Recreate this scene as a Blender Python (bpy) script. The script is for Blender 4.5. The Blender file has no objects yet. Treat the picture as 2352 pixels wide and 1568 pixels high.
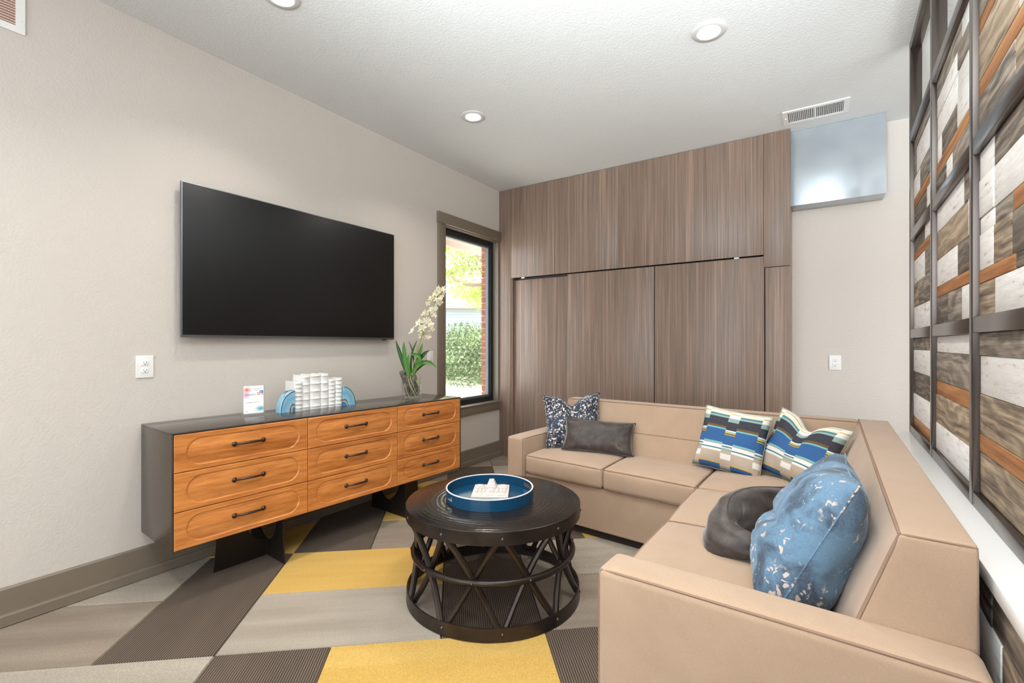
import bpy, math, random
import numpy as np
from mathutils import Vector, Matrix
from mathutils.geometry import tessellate_polygon
random.seed(7); np.random.seed(7)
S = bpy.context.scene
COL = S.collection
pi = math.pi
R = math.radians

# ------------------------------------------------------------------ camera
YAW = 33.284
cam = bpy.data.cameras.new('camera'); camo = bpy.data.objects.new('camera', cam); COL.objects.link(camo)
camo.location = (0, 0, 1.30); camo.rotation_euler = (R(90), 0, R(YAW))
cam.sensor_width = 36; cam.lens = 1080 * 36 / 2352; cam.shift_y = 7 / 2352; cam.clip_start = .02; cam.clip_end = 200
S.camera = camo

# ------------------------------------------------------------------ world, sun, added window fill, exposure
W = bpy.data.worlds.new('sky'); S.world = W; W.use_nodes = True
bg = W.node_tree.nodes['Background']; bg.inputs[0].default_value = (.86, .93, 1, 1); bg.inputs[1].default_value = 5.0
sun = bpy.data.lights.new('sun', 'SUN'); sun.energy = 9.0; sun.angle = R(3); sun.color = (1, .95, .86)
suno = bpy.data.objects.new('sun', sun); COL.objects.link(suno); suno.rotation_euler = (R(-38), R(8), 0)

def area(name, loc, rot, sx, sy, power, color):
    l = bpy.data.lights.new(name, 'AREA'); l.shape = 'RECTANGLE'; l.size = sx; l.size_y = sy; l.energy = power; l.color = color
    o = bpy.data.objects.new(name, l); COL.objects.link(o); o.location = loc; o.rotation_euler = rot
    return o
# added fill lamps outside unseen windows invented in the rear and side walls
area('fill_rear', (-.2, -3.32, 1.75), (R(90), 0, 0), 5.2, 2.3, 30, (.98, .99, 1))
# photographer's bounce flash, aimed at the ceiling above and behind the camera
fl_ = bpy.data.lights.new('bounce_flash', 'SPOT'); fl_.energy = 950; fl_.color = (.91, .975, 1); fl_.spot_size = R(112); fl_.spot_blend = 1; fl_.shadow_soft_size = .25
flo = bpy.data.objects.new('bounce_flash', fl_); COL.objects.link(flo); flo.location = (-.3, -.35, 1.75)
flo.rotation_euler = (Vector((-.3, .6, 3.1)) - Vector(flo.location)).to_track_quat('-Z', 'Y').to_euler()
area('fill_side', (4.05, .8, 1.75), (R(90), 0, R(90)), 4.6, 2.2, 110, (.97, .98, 1))  # added fill lamp at the invented side window
vs = S.view_settings
vs.view_transform = 'Standard'; vs.look = 'None'; vs.gamma = 1; vs.use_curve_mapping = False; vs.exposure = 0.0

# ------------------------------------------------------------------ materials
def lin(c):
    return tuple(((v / 255) / 12.92 if v / 255 <= .04045 else ((v / 255 + .055) / 1.055) ** 2.4) for v in c) + (1,)
class NT:
    def __init__(s, name):
        s.m = bpy.data.materials.new(name); s.m.use_nodes = True; s.t = s.m.node_tree
        s.b = s.t.nodes['Principled BSDF']
    def n(s, typ, **kw):
        x = s.t.nodes.new(typ)
        for k, v in kw.items(): setattr(x, k, v)
        return x
    def l(s, a, b): s.t.links.new(a, b)
    def coord(s, kind='Object', scale=(1, 1, 1), rnd=0., rot=(0, 0, 0)):
        tc = s.n('ShaderNodeTexCoord'); mp = s.n('ShaderNodeMapping'); mp.inputs['Scale'].default_value = scale; mp.inputs['Rotation'].default_value = rot
        s.l(tc.outputs[kind], mp.inputs[0])
        if rnd:
            oi = s.n('ShaderNodeObjectInfo'); mu = s.n('ShaderNodeMath', operation='MULTIPLY'); mu.inputs[1].default_value = rnd
            s.l(oi.outputs['Random'], mu.inputs[0])
            cb = s.n('ShaderNodeCombineXYZ')
            for i in range(3): s.l(mu.outputs[0], cb.inputs[i])
            s.l(cb.outputs[0], mp.inputs['Location'])
        return mp.outputs[0]
    def noise(s, co, scale=5, detail=3, rough=.5, dist=0):
        x = s.n('ShaderNodeTexNoise'); x.inputs['Scale'].default_value = scale; x.inputs['Detail'].default_value = detail
        x.inputs['Roughness'].default_value = rough; x.inputs['Distortion'].default_value = dist; s.l(co, x.inputs['Vector'])
        return x.outputs['Fac']
    def wave(s, co, scale=5, dist=0, typ='BANDS', d='X', detail=2):
        x = s.n('ShaderNodeTexWave'); x.wave_type = typ
        if typ == 'BANDS': x.bands_direction = d
        else: x.rings_direction = d
        x.inputs['Scale'].default_value = scale; x.inputs['Distortion'].default_value = dist; x.inputs['Detail'].default_value = detail
        s.l(co, x.inputs['Vector']); return x.outputs['Fac']
    def ramp(s, fac, stops, interp='LINEAR'):
        x = s.n('ShaderNodeValToRGB'); r = x.color_ramp; r.interpolation = interp
        while len(r.elements) < len(stops): r.elements.new(.5)
        for e, (p, c) in zip(r.elements, stops):
            e.position = p; e.color = c if len(c) == 4 else lin(c)
        s.l(fac, x.inputs[0]); return x.outputs[0]
    def mix(s, fac, a, b, typ='MIX'):
        x = s.n('ShaderNodeMixRGB', blend_type=typ)
        for i, v in enumerate((fac, a, b)):
            if hasattr(v, 'is_output') or hasattr(v, 'links'): s.l(v, x.inputs[i])
            else: x.inputs[i].default_value = v
        return x.outputs[0]
    def math(s, op, a, b=0.):
        x = s.n('ShaderNodeMath', operation=op)
        for i, v in enumerate((a, b)):
            if hasattr(v, 'links'): s.l(v, x.inputs[i])
            else: x.inputs[i].default_value = v
        return x.outputs[0]
    def col(s, c):
        if hasattr(c, 'links'): s.l(c, s.b.inputs['Base Color'])
        else: s.b.inputs['Base Color'].default_value = c if len(c) == 4 else lin(c)
    def bump(s, h, strength=.2, dist=.01):
        x = s.n('ShaderNodeBump'); x.inputs['Strength'].default_value = strength; x.inputs['Distance'].default_value = dist
        s.l(h, x.inputs['Height']); s.l(x.outputs[0], s.b.inputs['Normal'])
    def p(s, rough=.5, metal=0., spec=.5, **kw):
        i = s.b.inputs; i['Roughness'].default_value = rough; i['Metallic'].default_value = metal; i['Specular IOR Level'].default_value = spec
        for k, v in kw.items(): i[k].default_value = v
        return s.m
M = {}
def plain(name, c, rough=.5, metal=0, spec=.5, **kw):
    t = NT(name); t.col(c); M[name] = t.p(rough, metal, spec, **kw); return M[name]
def paint(name, c, rough=.75, scale=70, st=.25, dist=.004, spec=.3):
    t = NT(name); co = t.coord(); t.col(c)
    h = t.ramp(t.noise(co, scale, 2, .5), [(.38, (0, 0, 0, 1)), (.62, (1, 1, 1, 1))])
    t.bump(h, st, dist); M[name] = t.p(rough, 0, spec)
paint('wall_paint', (207, 199, 190), scale=80, st=.2, dist=.0035)
paint('ceiling_paint', (225, 228, 228), st=.2, scale=85)
plain('taupe_trim', (124, 112, 97), .42)
plain('white_plastic', (236, 235, 232), .35)
plain('trim_white', (206, 206, 205), .45)
plain('white_gloss', (240, 240, 240), .22)
plain('black', (12, 12, 12), .5)
plain('slot_dark', (60, 58, 56), .6)
plain('black_frame', (30, 30, 31), .4)
plain('grey_frame', (96, 104, 106), .4)
plain('tv_screen', (11, 11, 12), .42, 0, .4)
plain('tv_bezel', (120, 124, 128), .35, .8)
plain('tv_back', (24, 24, 24), .6)
plain('ceramic', (236, 235, 232), .3)
plain('grille_dark', (176, 128, 104), .8)
plain('duct_dark', (120, 124, 126), .8)
t = NT('glass'); t.col((1, 1, 1, 1)); M['glass'] = t.p(0, 0, .5, **{'Transmission Weight': 1., 'IOR': 1.02, 'Alpha': .25})
t = NT('vase_glass'); t.col((.93, .97, .95, 1)); M['vase_glass'] = t.p(.02, 0, .5, **{'Transmission Weight': 1., 'IOR': 1.2, 'Alpha': .55})
t = NT('acrylic'); t.col((1, 1, 1, 1)); M['acrylic'] = t.p(.03, 0, .5, **{'Transmission Weight': 1., 'IOR': 1.2, 'Alpha': .35})
t = NT('lens_glow'); t.col((255, 255, 255)); M['lens_glow'] = t.p(.5, 0, .5, **{'Emission Color': (1, .93, .84, 1), 'Emission Strength': 5.})
# sheet steel of the duct box
t = NT('sheet_steel'); co = t.coord(); t.col(t.ramp(t.noise(co, 3, 2), [(.3, (172, 180, 186)), (.7, (186, 194, 199))])); M['sheet_steel'] = t.p(.22, .4)
# frame metal (bronze)
t = NT('bronze_metal'); co = t.coord(scale=(8, 8, 1)); t.col(t.ramp(t.noise(co, 4, 3), [(.3, (92, 84, 79)), (.7, (98, 90, 85))])); M['bronze_metal'] = t.p(.24, .85)
# dresser body
t = NT('dark_metal'); co = t.coord(); f = t.noise(co, 12, 4); t.col(t.ramp(f, [(.3, (76, 66, 57)), (.7, (86, 76, 66))])); M['dark_metal'] = t.p(.27, .35)
t = NT('dresser_top'); co = t.coord(); f = t.noise(co, 12, 4); t.col(t.ramp(f, [(.3, (72, 64, 58)), (.7, (80, 72, 65))])); M['dresser_top'] = t.p(.15, .3)
plain('blackened_steel', (36, 29, 26), .45, .4)
plain('pull_bronze', (70, 58, 52), .34, .85)
# table metal with hammered rings
t = NT('hammered_top'); co = t.coord(); a = t.wave(co, 13, 1.2, 'RINGS', 'Z', 1); b = t.noise(co, 55, 2)
h = t.mix(.65, a, b); t.bump(h, .5, .003); f = t.noise(co, 5, 3); t.col(t.ramp(f, [(.3, (46, 41, 39)), (.7, (60, 54, 51))])); M['hammered_top'] = t.p(.2, .55)
t = NT('forged_metal'); co = t.coord(); b = t.noise(co, 90, 2); t.bump(b, .25, .002); f = t.noise(co, 8, 3); t.col(t.ramp(f, [(.3, (52, 46, 43)), (.7, (74, 66, 61))])); M['forged_metal'] = t.p(.36, .75)
plain('rivet_metal', (96, 86, 80), .28, .9)
# drawer wood : grain along local y
t = NT('drawer_wood'); co = t.coord(scale=(1, .09, 1), rnd=37)
a = t.noise(co, 10, 5, .6, .35); w = t.noise(co, 62, 4, .65, .2); c1 = t.ramp(a, [(.28, (142, 74, 30)), (.42, (190, 112, 50)), (.55, (214, 136, 68)), (.68, (186, 106, 48)), (.8, (150, 80, 34))])
c2 = t.ramp(w, [(.32, (138, 70, 28)), (.62, (226, 152, 84))]); t.col(t.mix(.42, c1, c2)); t.bump(w, .06, .002); M['drawer_wood'] = t.p(.3, 0, .5)
# zebrano laminate : stripes along z
t = NT('laminate'); co = t.coord(scale=(1, 1, .012), rnd=61)
a = t.noise(co, 34, 5, .72); b = t.noise(co, 110, 3, .6); c1 = t.ramp(a, [(.30, (92, 74, 63)), (.42, (137, 111, 95)), (.5, (118, 103, 91)), (.58, (154, 126, 109)), (.7, (182, 152, 132))])
c2 = t.ramp(b, [(.3, (88, 75, 66)), (.7, (166, 143, 126))]); t.col(t.mix(.4, c1, c2)); M['laminate'] = t.p(.38, 0, .45)
# reclaimed planks, grain along local y
def plank_mat(name, stops, cs=(1, .11, 1), dist=2.2, extra=None):
    t = NT(name); co = t.coord(scale=cs, rnd=83)
    a = t.noise(co, 7, 3, .5, .5); w = t.wave(t.coord(scale=(1, .3, 1), rnd=83), 6, 9 * dist, 'BANDS', 'Z', 3); n = t.mix(.5, t.noise(t.coord(scale=(1, .045, 1), rnd=83), 46, 6, .75, .25), t.noise(t.coord(scale=(1, .03, 1), rnd=41), 130, 4, .7, .1))
    f = t.mix(.13, n, w); c = t.ramp(f, stops)
    c = t.mix(t.ramp(a, [(.4, (0, 0, 0, 1)), (.75, (1, 1, 1, 1))]), c, t.mix(.5, c, extra or lin(stops[-1][1]))); t.col(c); t.bump(f, .35, .003); M[name] = t.p(.7, 0, .3)
plank_mat('plank_grey', [(.36, (72, 64, 57)), (.5, (126, 116, 106)), (.64, (176, 164, 150))])
plank_mat('plank_dark', [(.36, (48, 42, 37)), (.5, (94, 84, 75)), (.64, (146, 134, 121))])
plank_mat('plank_tan', [(.36, (90, 76, 62)), (.5, (146, 130, 112)), (.64, (198, 176, 148))])
plank_mat('plank_orange', [(.36, (126, 78, 46)), (.5, (166, 112, 70)), (.64, (192, 140, 94))], dist=.8)
t = NT('plank_white'); co = t.coord(scale=(1, .14, 1), rnd=53); n = t.noise(co, 60, 4, .75); a = t.noise(co, 6, 2)
c = t.ramp(n, [(.3, (160, 146, 134)), (.4, (228, 225, 221)), (.7, (245, 244, 242))]); t.col(t.mix(t.ramp(a, [(.4, (0, 0, 0, 1)), (.8, (1, 1, 1, 1))]), c, t.mix(.5, c, lin((206, 200, 194))))); t.bump(n, .4, .003); M['plank_white'] = t.p(.7, 0, .3)
# fabrics
t = NT('sofa_fabric'); co = t.coord(); n = t.noise(co, 6, 3); w1 = t.wave(co, 105, .8, 'BANDS', 'DIAGONAL'); n2 = t.noise(co, 300, 2)
c = t.ramp(n, [(.3, (183, 157, 133)), (.7, (191, 165, 141))]); c = t.mix(t.math('MULTIPLY', t.math('MULTIPLY', n2, w1), .6), c, lin((138, 108, 88))); t.col(c)
t.bump(t.mix(.6, w1, n2), .2, .0025); M['sofa_fabric'] = t.p(.9, 0, .15, **{'Sheen Weight': .25, 'Sheen Roughness': .5})
plain('sofa_welt_shaded', (150, 124, 106), .85, 0, .2)  # darker than the fabric: the welt's shadow line is put into the colour
plain('sofa_dark', (40, 32, 28), .9)
t = NT('fur_dark'); co = t.coord(); n = t.noise(co, 11, 4, .6, 1.2); n2 = t.noise(co, 190, 2); c = t.ramp(n, [(.3, (58, 50, 47)), (.62, (88, 80, 76)), (.8, (122, 113, 107))]); t.col(t.mix(t.math('MULTIPLY', n2, .3), c, lin((38, 33, 31)))); t.bump(n2, .3, .003)
M['fur_dark'] = t.p(.5, 0, .4, **{'Sheen Weight': .5, 'Sheen Roughness': .35})
def velvet(name, base, dark, speck, thr, sc, mask_lo, haze=.25, lo=.40, hi=.54):
    t = NT(name); co = t.coord(rnd=9); a = t.noise(co, sc, 2, .55, .8); m = t.noise(co, 7, 3, .6, .5); n = t.noise(co, 160, 2)
    c = t.ramp(m, [(lo, dark), (hi, base)]); c = t.mix(t.math('MULTIPLY', n, haze), c, lin((190, 208, 226)))
    sp = t.ramp(a, [(thr, (0, 0, 0, 1)), (thr + .025, (1, 1, 1, 1))])
    mk = t.ramp(t.noise(co, 9, 2), [(mask_lo, (0, 0, 0, 1)), (mask_lo + .08, (1, 1, 1, 1))])
    t.col(t.mix(t.math('MULTIPLY', sp, mk), c, speck)); t.bump(t.mix(.5, a, n), .3, .004); M[name] = t.p(.6, 0, .3, **{'Sheen Weight': .35, 'Sheen Roughness': .3, 'Sheen Tint': (.7, .84, 1, 1)})
velvet('velvet_speckled', (46, 64, 88), (24, 33, 50), lin((228, 218, 208)), .56, 62, .30, .06, .40, .62)
velvet('velvet_blue', (88, 126, 154), (36, 58, 80), lin((206, 190, 180)), .60, 40, .44, .22, .39, .53)  # dark patches put the velvet's sheen into the colour
# striped woven cushion
t = NT('woven_stripes'); tc = t.n('ShaderNodeTexCoord'); sp = t.n('ShaderNodeSeparateXYZ'); t.l(tc.outputs['UV'], sp.inputs[0])
CR, NV, BL, TE, TA, WH, SG, YE, BR, MT = (232, 226, 206), (44, 50, 66), (32, 98, 158), (34, 120, 134), (196, 180, 162), (244, 243, 238), (150, 178, 172), (226, 186, 72), (110, 84, 40), (120, 196, 202)
wv = [(0, BL), (.08, YE), (.10, TA), (.27, WH), (.305, TE), (.325, WH), (.385, (172, 160, 148)), (.40, MT), (.425, BL), (.64, MT), (.662, BR), (.70, NV), (.84, SG), (.875, (60, 132, 142)), (.90, CR), (.93, WH), (.955, YE), (.965, WH)]
nv = [(0, (150, 160, 150)), (.05, TA), (.16, WH), (.25, TA), (.30, SG), (.335, CR), (.355, TE), (.375, WH), (.395, BL), (.555, YE), (.57, NV), (.585, YE), (.605, MT), (.62, WH), (.64, NV), (.78, SG), (.85, WH), (.92, YE), (.935, WH)]
un = [(0, (1, 1, 1, 1)), (.12, (0, 0, 0, 1)), (.44, (1, 1, 1, 1)), (.60, (0, 0, 0, 1)), (.91, (1, 1, 1, 1))]
c = t.mix(t.ramp(sp.outputs[0], un, 'CONSTANT'), t.ramp(sp.outputs[1], wv, 'CONSTANT'), t.ramp(sp.outputs[1], nv, 'CONSTANT'))
co = t.coord(); n = t.noise(co, 240, 2); t.col(t.mix(t.math('MULTIPLY', n, .3), c, (.25, .22, .2, 1))); t.bump(n, .35, .002); M['woven_stripes'] = t.p(.92, 0, .1)
# carpet tiles : long axis = local x
def carpet(name, stops, st=None):
    t = NT(name); co = t.coord(scale=(.12, 1, 1), rnd=29); g = t.coord(rnd=11)
    a = t.noise(co, 9, 3, .55); n = t.noise(g, 230, 3, .8); c = t.ramp(a, stops); c = t.mix(t.ramp(n, [(.38, (0, 0, 0, 1)), (.66, (.6, .6, .6, 1))]), c, t.mix(.6, c, (.04, .033, .028, 1)))
    if st:
        x = t.n('ShaderNodeSeparateXYZ'); t.l(g, x.inputs[0]); f = t.math('PINGPONG', t.math('MULTIPLY', x.outputs[1], 100), .5)
        m = t.ramp(f, [(.2, (0, 0, 0, 1)), (.34, (1, 1, 1, 1))]); c = t.mix(t.math('MULTIPLY', m, .8), c, lin(st))
    t.col(c); t.bump(n, .5, .004); M[name] = t.p(.97, 0, .05)
carpet('carpet_yellow', [(.3, (212, 172, 92)), (.7, (222, 184, 106))])
carpet('carpet_dark', [(.3, (68, 58, 52)), (.7, (82, 71, 64))], (126, 112, 98))
carpet('carpet_light', [(.25, (166, 155, 141)), (.5, (178, 168, 154)), (.75, (188, 178, 164))])
carpet('carpet_brown', [(.25, (140, 125, 111)), (.5, (155, 141, 126)), (.75, (168, 154, 139))])
# agate
t = NT('agate'); co = t.coord(); d = t.n('ShaderNodeVectorMath', operation='LENGTH'); mp = t.n('ShaderNodeMapping'); mp.inputs['Scale'].default_value = (0, 1.2, .95)
t.l(co, mp.inputs[0]); t.l(mp.outputs[0], d.inputs[0]); nz = t.noise(co, 22, 3); f = t.math('ADD', t.math('MULTIPLY', d.outputs['Value'], 6.3), t.math('MULTIPLY', nz, .32))
t.col(t.ramp(f, [(.12, (62, 140, 190)), (.3, (40, 110, 165)), (.36, (208, 190, 140)), (.42, (40, 66, 84)), (.47, (150, 190, 208)), (.7, (112, 170, 198)), (.95, (150, 196, 214)), (1.0, (40, 70, 92))])); M['agate'] = t.p(.22, 0, .5)
plain('tray_navy', (16, 66, 98), .18); plain('tray_rim', (232, 228, 224), .3)
plain('marble_white', (212, 204, 198), .5)
plain('leaf_green', (74, 128, 42), .42); plain('leaf_dark', (40, 84, 30), .42)
t = NT('petal'); co = t.coord(rnd=3); t.col(t.ramp(t.noise(co, 60, 2), [(.35, (226, 214, 150)), (.55, (246, 242, 226))])); M['petal'] = t.p(.6, 0, .3)
plain('stem_green', (150, 156, 84), .5)
t = NT('bark'); co = t.coord(); n = t.noise(co, 40, 4, .6, 1); t.col(t.ramp(n, [(.3, (62, 54, 48)), (.7, (132, 122, 110))])); t.bump(n, .6, .01); M['bark'] = t.p(.85)
plain('root', (200, 196, 150), .6)
t = NT('card_print'); tc = t.n('ShaderNodeTexCoord'); mpv = tc.outputs['UV']
def blob(cx, cy, rx, ry):
    mp = t.n('ShaderNodeMapping'); mp.inputs['Location'].default_value = (-cx / rx, -cy / ry, 0); mp.inputs['Scale'].default_value = (1 / rx, 1 / ry, 0); t.l(mpv, mp.inputs[0])
    d = t.n('ShaderNodeVectorMath', operation='LENGTH'); t.l(mp.outputs[0], d.inputs[0]); return t.ramp(d.outputs['Value'], [(.1, (1, 1, 1, 1)), (1, (0, 0, 0, 1))])
c = t.mix(blob(.17, .86, .25, .12), lin((248, 248, 247)), lin((238, 120, 84))); c = t.mix(blob(.12, .68, .25, .16), c, lin((224, 170, 214))); c = t.mix(blob(.86, .16, .32, .12), c, lin((40, 168, 190))); t.col(c); M['card_print'] = t.p(.45)
plain('print_grey', (150, 152, 164), .5); plain('print_blue', (24, 112, 190), .5); plain('print_red', (226, 120, 100), .5); plain('print_orange', (240, 190, 120), .5)
# outside
plain('leaf_bright', (150, 176, 84), .7)
t = NT('leaf_mid'); co = t.coord(); n = t.noise(co, 13, 3, .7); t.col(t.ramp(n, [(.36, (46, 62, 36)), (.5, (98, 120, 72)), (.64, (186, 194, 158))])); M['leaf_mid'] = t.p(.45)  # pale noise tones put the leaves' highlights into their colour
plain('agate_rind', (34, 52, 66), .3)
plain('leaf_yellow', (196, 200, 110), .7)
plain('trunk', (120, 100, 82), .9); plain('siding', (150, 156, 162), .8); plain('gravel', (214, 208, 196), .95)
t = NT('brick'); co = t.coord(); t.col(t.ramp(t.noise(co, 14, 3), [(.3, (120, 74, 58)), (.7, (158, 104, 82))])); M['brick'] = t.p(.9)
plain('mortar', (188, 180, 170), .95); plain('soffit_white', (226, 222, 216), .7); plain('soffit_tan', (176, 158, 142), .7)

# ------------------------------------------------------------------ mesh builder
class MB:
    def __init__(s): s.v = []; s.f = []; s.uv = None
    def add(s, vs_, fs):
        o = len(s.v); s.v += [tuple(map(float, p)) for p in vs_]; s.f += [tuple(i + o for i in f) for f in fs]; return s
    def box(s, x0, x1, y0, y1, z0, z1):
        x0, x1 = min(x0, x1), max(x0, x1); y0, y1 = min(y0, y1), max(y0, y1); z0, z1 = min(z0, z1), max(z0, z1)
        return s.add([(x0, y0, z0), (x1, y0, z0), (x1, y1, z0), (x0, y1, z0), (x0, y0, z1), (x1, y0, z1), (x1, y1, z1), (x0, y1, z1)],
                     [(0, 3, 2, 1), (4, 5, 6, 7), (0, 1, 5, 4), (1, 2, 6, 5), (2, 3, 7, 6), (3, 0, 4, 7)])
    def tube(s, path, r, n=8, closed=False, flat=1., caps=True):
        P = [Vector(p) for p in path]; L = len(P); rr = r if hasattr(r, '__len__') else [r] * L
        prev = None; vs_ = []
        for i in range(L):
            a = P[(i - 1) % L] if (closed or i > 0) else P[i]; b = P[(i + 1) % L] if (closed or i < L - 1) else P[i]
            d = (b - a).normalized()
            if prev is None: u = d.orthogonal().normalized()
            else:
                u = prev - d * prev.dot(d); u = u.normalized() if u.length > 1e-6 else d.orthogonal().normalized()
            prev = u; w = d.cross(u)
            for k in range(n):
                t_ = 2 * pi * k / n; vs_.append(P[i] + u * math.cos(t_) * rr[i] + w * math.sin(t_) * rr[i] * flat)
        fs = []
        for i in range(L if closed else L - 1):
            j = (i + 1) % L
            for k in range(n): fs.append((i * n + k, i * n + (k + 1) % n, j * n + (k + 1) % n, j * n + k))
        if not closed and caps: fs += [tuple(range(n))[::-1], tuple(range((L - 1) * n, L * n))]
        return s.add(vs_, fs)
    def lathe(s, prof, n=32, origin=(0, 0, 0), axis='z', a0=0, a1=2 * pi):
        vs_ = []; full = abs(a1 - a0 - 2 * pi) < 1e-6; m = n if full else n + 1
        for i in range(m):
            a = a0 + (a1 - a0) * i / n
            for r_, z_ in prof:
                p = (r_ * math.cos(a), r_ * math.sin(a), z_)
                if axis == 'x': p = (p[2], p[0], p[1])
                if axis == 'y': p = (p[1], p[2], p[0])
                vs_.append((p[0] + origin[0], p[1] + origin[1], p[2] + origin[2]))
        L = len(prof); fs = []
        for i in range(n):
            j = (i + 1) % m
            for k in range(L - 1): fs.append((i * L + k, j * L + k, j * L + k + 1, i * L + k + 1))
        return s.add(vs_, fs)
    def prism(s, poly, axis, t0, t1):
        n = len(poly)
        def P(a, b, t_): return {'x': (t_, a, b), 'y': (a, t_, b), 'z': (a, b, t_)}[axis]
        vs_ = [P(a, b, t0) for a, b in poly] + [P(a, b, t1) for a, b in poly]
        tr = tessellate_polygon([[Vector((a, b, 0)) for a, b in poly]])
        fs = [tuple(f) for f in tr] + [tuple(i + n for i in f[::-1]) for f in tr] + [(i, (i + 1) % n, (i + 1) % n + n, i + n) for i in range(n)]
        return s.add(vs_, fs)
    def hexa(s, c8, r=.02, n=6, crown=(0, 0, 0, 0, 0, 0), seg=3):
        hx = Hexa(c8, r, crown); grids = []
        axes = [hx.samples(i, n, seg) for i in range(3)]
        key = {}; vs_ = []; fs = []
        def idx(p):
            k = tuple(round(q, 5) for q in p)
            if k not in key: key[k] = len(vs_); vs_.append(hx.pt(*p))
            return key[k]
        for ax in range(3):
            b, c = [i for i in range(3) if i != ax]
            for sgn in (-1, 1):
                A, B = axes[b], axes[c]
                for i in range(len(A) - 1):
                    for j in range(len(B) - 1):
                        q = []
                        for (p_, w_) in ((A[i], B[j]), (A[i + 1], B[j]), (A[i + 1], B[j + 1]), (A[i], B[j + 1])):
                            v = [0, 0, 0]; v[ax] = sgn; v[b] = p_; v[c] = w_; q.append(idx(v))
                        fs.append(tuple(q) if (sgn > 0) == (ax != 1) else tuple(q[::-1]))
        return s.add(vs_, fs)
    def build(s, name, mat, parent=None, smooth=38, loc=None, rot=None):
        me = bpy.data.meshes.new(name); me.from_pydata(s.v, [], s.f); me.validate()
        me.materials.append(M[mat] if isinstance(mat, str) else mat)
        if s.uv is not None:
            ul = me.uv_layers.new(name='UVMap'); li = np.empty(len(me.loops), dtype=np.int32); me.loops.foreach_get('vertex_index', li)
            ul.data.foreach_set('uv', np.array(s.uv, dtype=np.float32)[li].ravel())
        if smooth:
            me.shade_smooth(); me.set_sharp_from_angle(angle=R(smooth))
        o = bpy.data.objects.new(name, me); COL.objects.link(o)
        if parent: o.parent = parent
        if loc: o.location = loc
        if rot: o.rotation_euler = rot
        return o
class Hexa:
    """rounded box mapped trilinearly onto 8 corners; corners: (x0y0,x1y0,x1y1,x0y1) bottom then top"""
    def __init__(s, c8, r, crown=(0,) * 6):
        s.c = [Vector(p) for p in c8]; c = s.c; s.crown = crown
        m = lambda l: sum((c[a] - c[b]).length for a, b in l) / 4
        s.d = (m([(1, 0), (2, 3), (5, 4), (6, 7)]), m([(3, 0), (2, 1), (7, 4), (6, 5)]), m([(4, 0), (5, 1), (6, 2), (7, 3)]))
        s.r = min(r, min(s.d) * .49)
    def samples(s, i, n, seg):
        e = 2 * s.r / s.d[i]; a = [-1 + e * (k / seg) for k in range(seg + 1)]; b = [1 - e * (k / seg) for k in range(seg, -1, -1)]
        m = [a[-1] + (b[0] - a[-1]) * k / n for k in range(1, n)]
        return a + m + b
    def pt(s, x, y, z):
        h = [q / 2 for q in s.d]; p = Vector((x * h[0], y * h[1], z * h[2]))
        inn = Vector([max(-(h[i] - s.r), min(h[i] - s.r, p[i])) for i in range(3)]); d = p - inn
        if d.length > 1e-9: p = inn + d.normalized() * s.r
        q = [p[i] / h[i] for i in range(3)]
        g = [(1 - q[i] ** 2) for i in range(3)]
        for i in range(3):
            o = [k for k in range(3) if k != i]; w = max(0, g[o[0]]) * max(0, g[o[1]])
            w = w ** .6
            if q[i] > .3: q[i] += s.crown[2 * i + 1] / h[i] * w * (q[i] - .3) / .7
            elif q[i] < -.3: q[i] += s.crown[2 * i] / h[i] * w * (q[i] + .3) / .7
        u, v, w = [(a + 1) / 2 for a in q]; c = s.c
        B = lambda a, b, cc, dd: (a * (1 - u) + b * u) * (1 - v) + (dd * (1 - u) + cc * u) * v
        return B(c[0], c[1], c[2], c[3]) * (1 - w) + B(c[4], c[5], c[6], c[7]) * w
def box8(x0, x1, y0, y1, z0, z1):
    return [(x0, y0, z0), (x1, y0, z0), (x1, y1, z0), (x0, y1, z0), (x0, y0, z1), (x1, y0, z1), (x1, y1, z1), (x0, y1, z1)]
def quad8(q, z0, z1): return [(*p, z0) for p in q] + [(*p, z1) for p in q]
def tag(o, label, cat, group=None):
    o['label'] = label; o['category'] = cat
    if group: o['group'] = group
    return o
def empty(name, loc=(0, 0, 0), rz=0.):
    o = bpy.data.objects.new(name, None); o.empty_display_size = .1; COL.objects.link(o); o.location = loc; o.rotation_euler = (0, 0, rz); return o
def thing(name, label, cat, loc=(0, 0, 0), rz=0., group=None): return tag(empty(name, loc, rz), label, cat, group)
def struct(o): o['kind'] = 'structure'; return o
def sbox(name, mat, *b, parent=None):
    o = MB().box(*b).build(name, mat, parent, smooth=0)
    return o if parent else struct(o)
def copy_tree(o, parent=None):
    c = o.copy(); COL.objects.link(c); c.parent = parent
    for ch in list(o.children): copy_tree(ch, c)
    return c

# ------------------------------------------------------------------ room shell
XL, YC, YB, ZC = -3.165, 4.545, 4.85, 3.10
XR, YR = 4.0, -3.2
fl = sbox('floor', 'carpet_dark', XL - .15, XR + .15, YR - .15, YB + .15, -.12, -.008)
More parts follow.
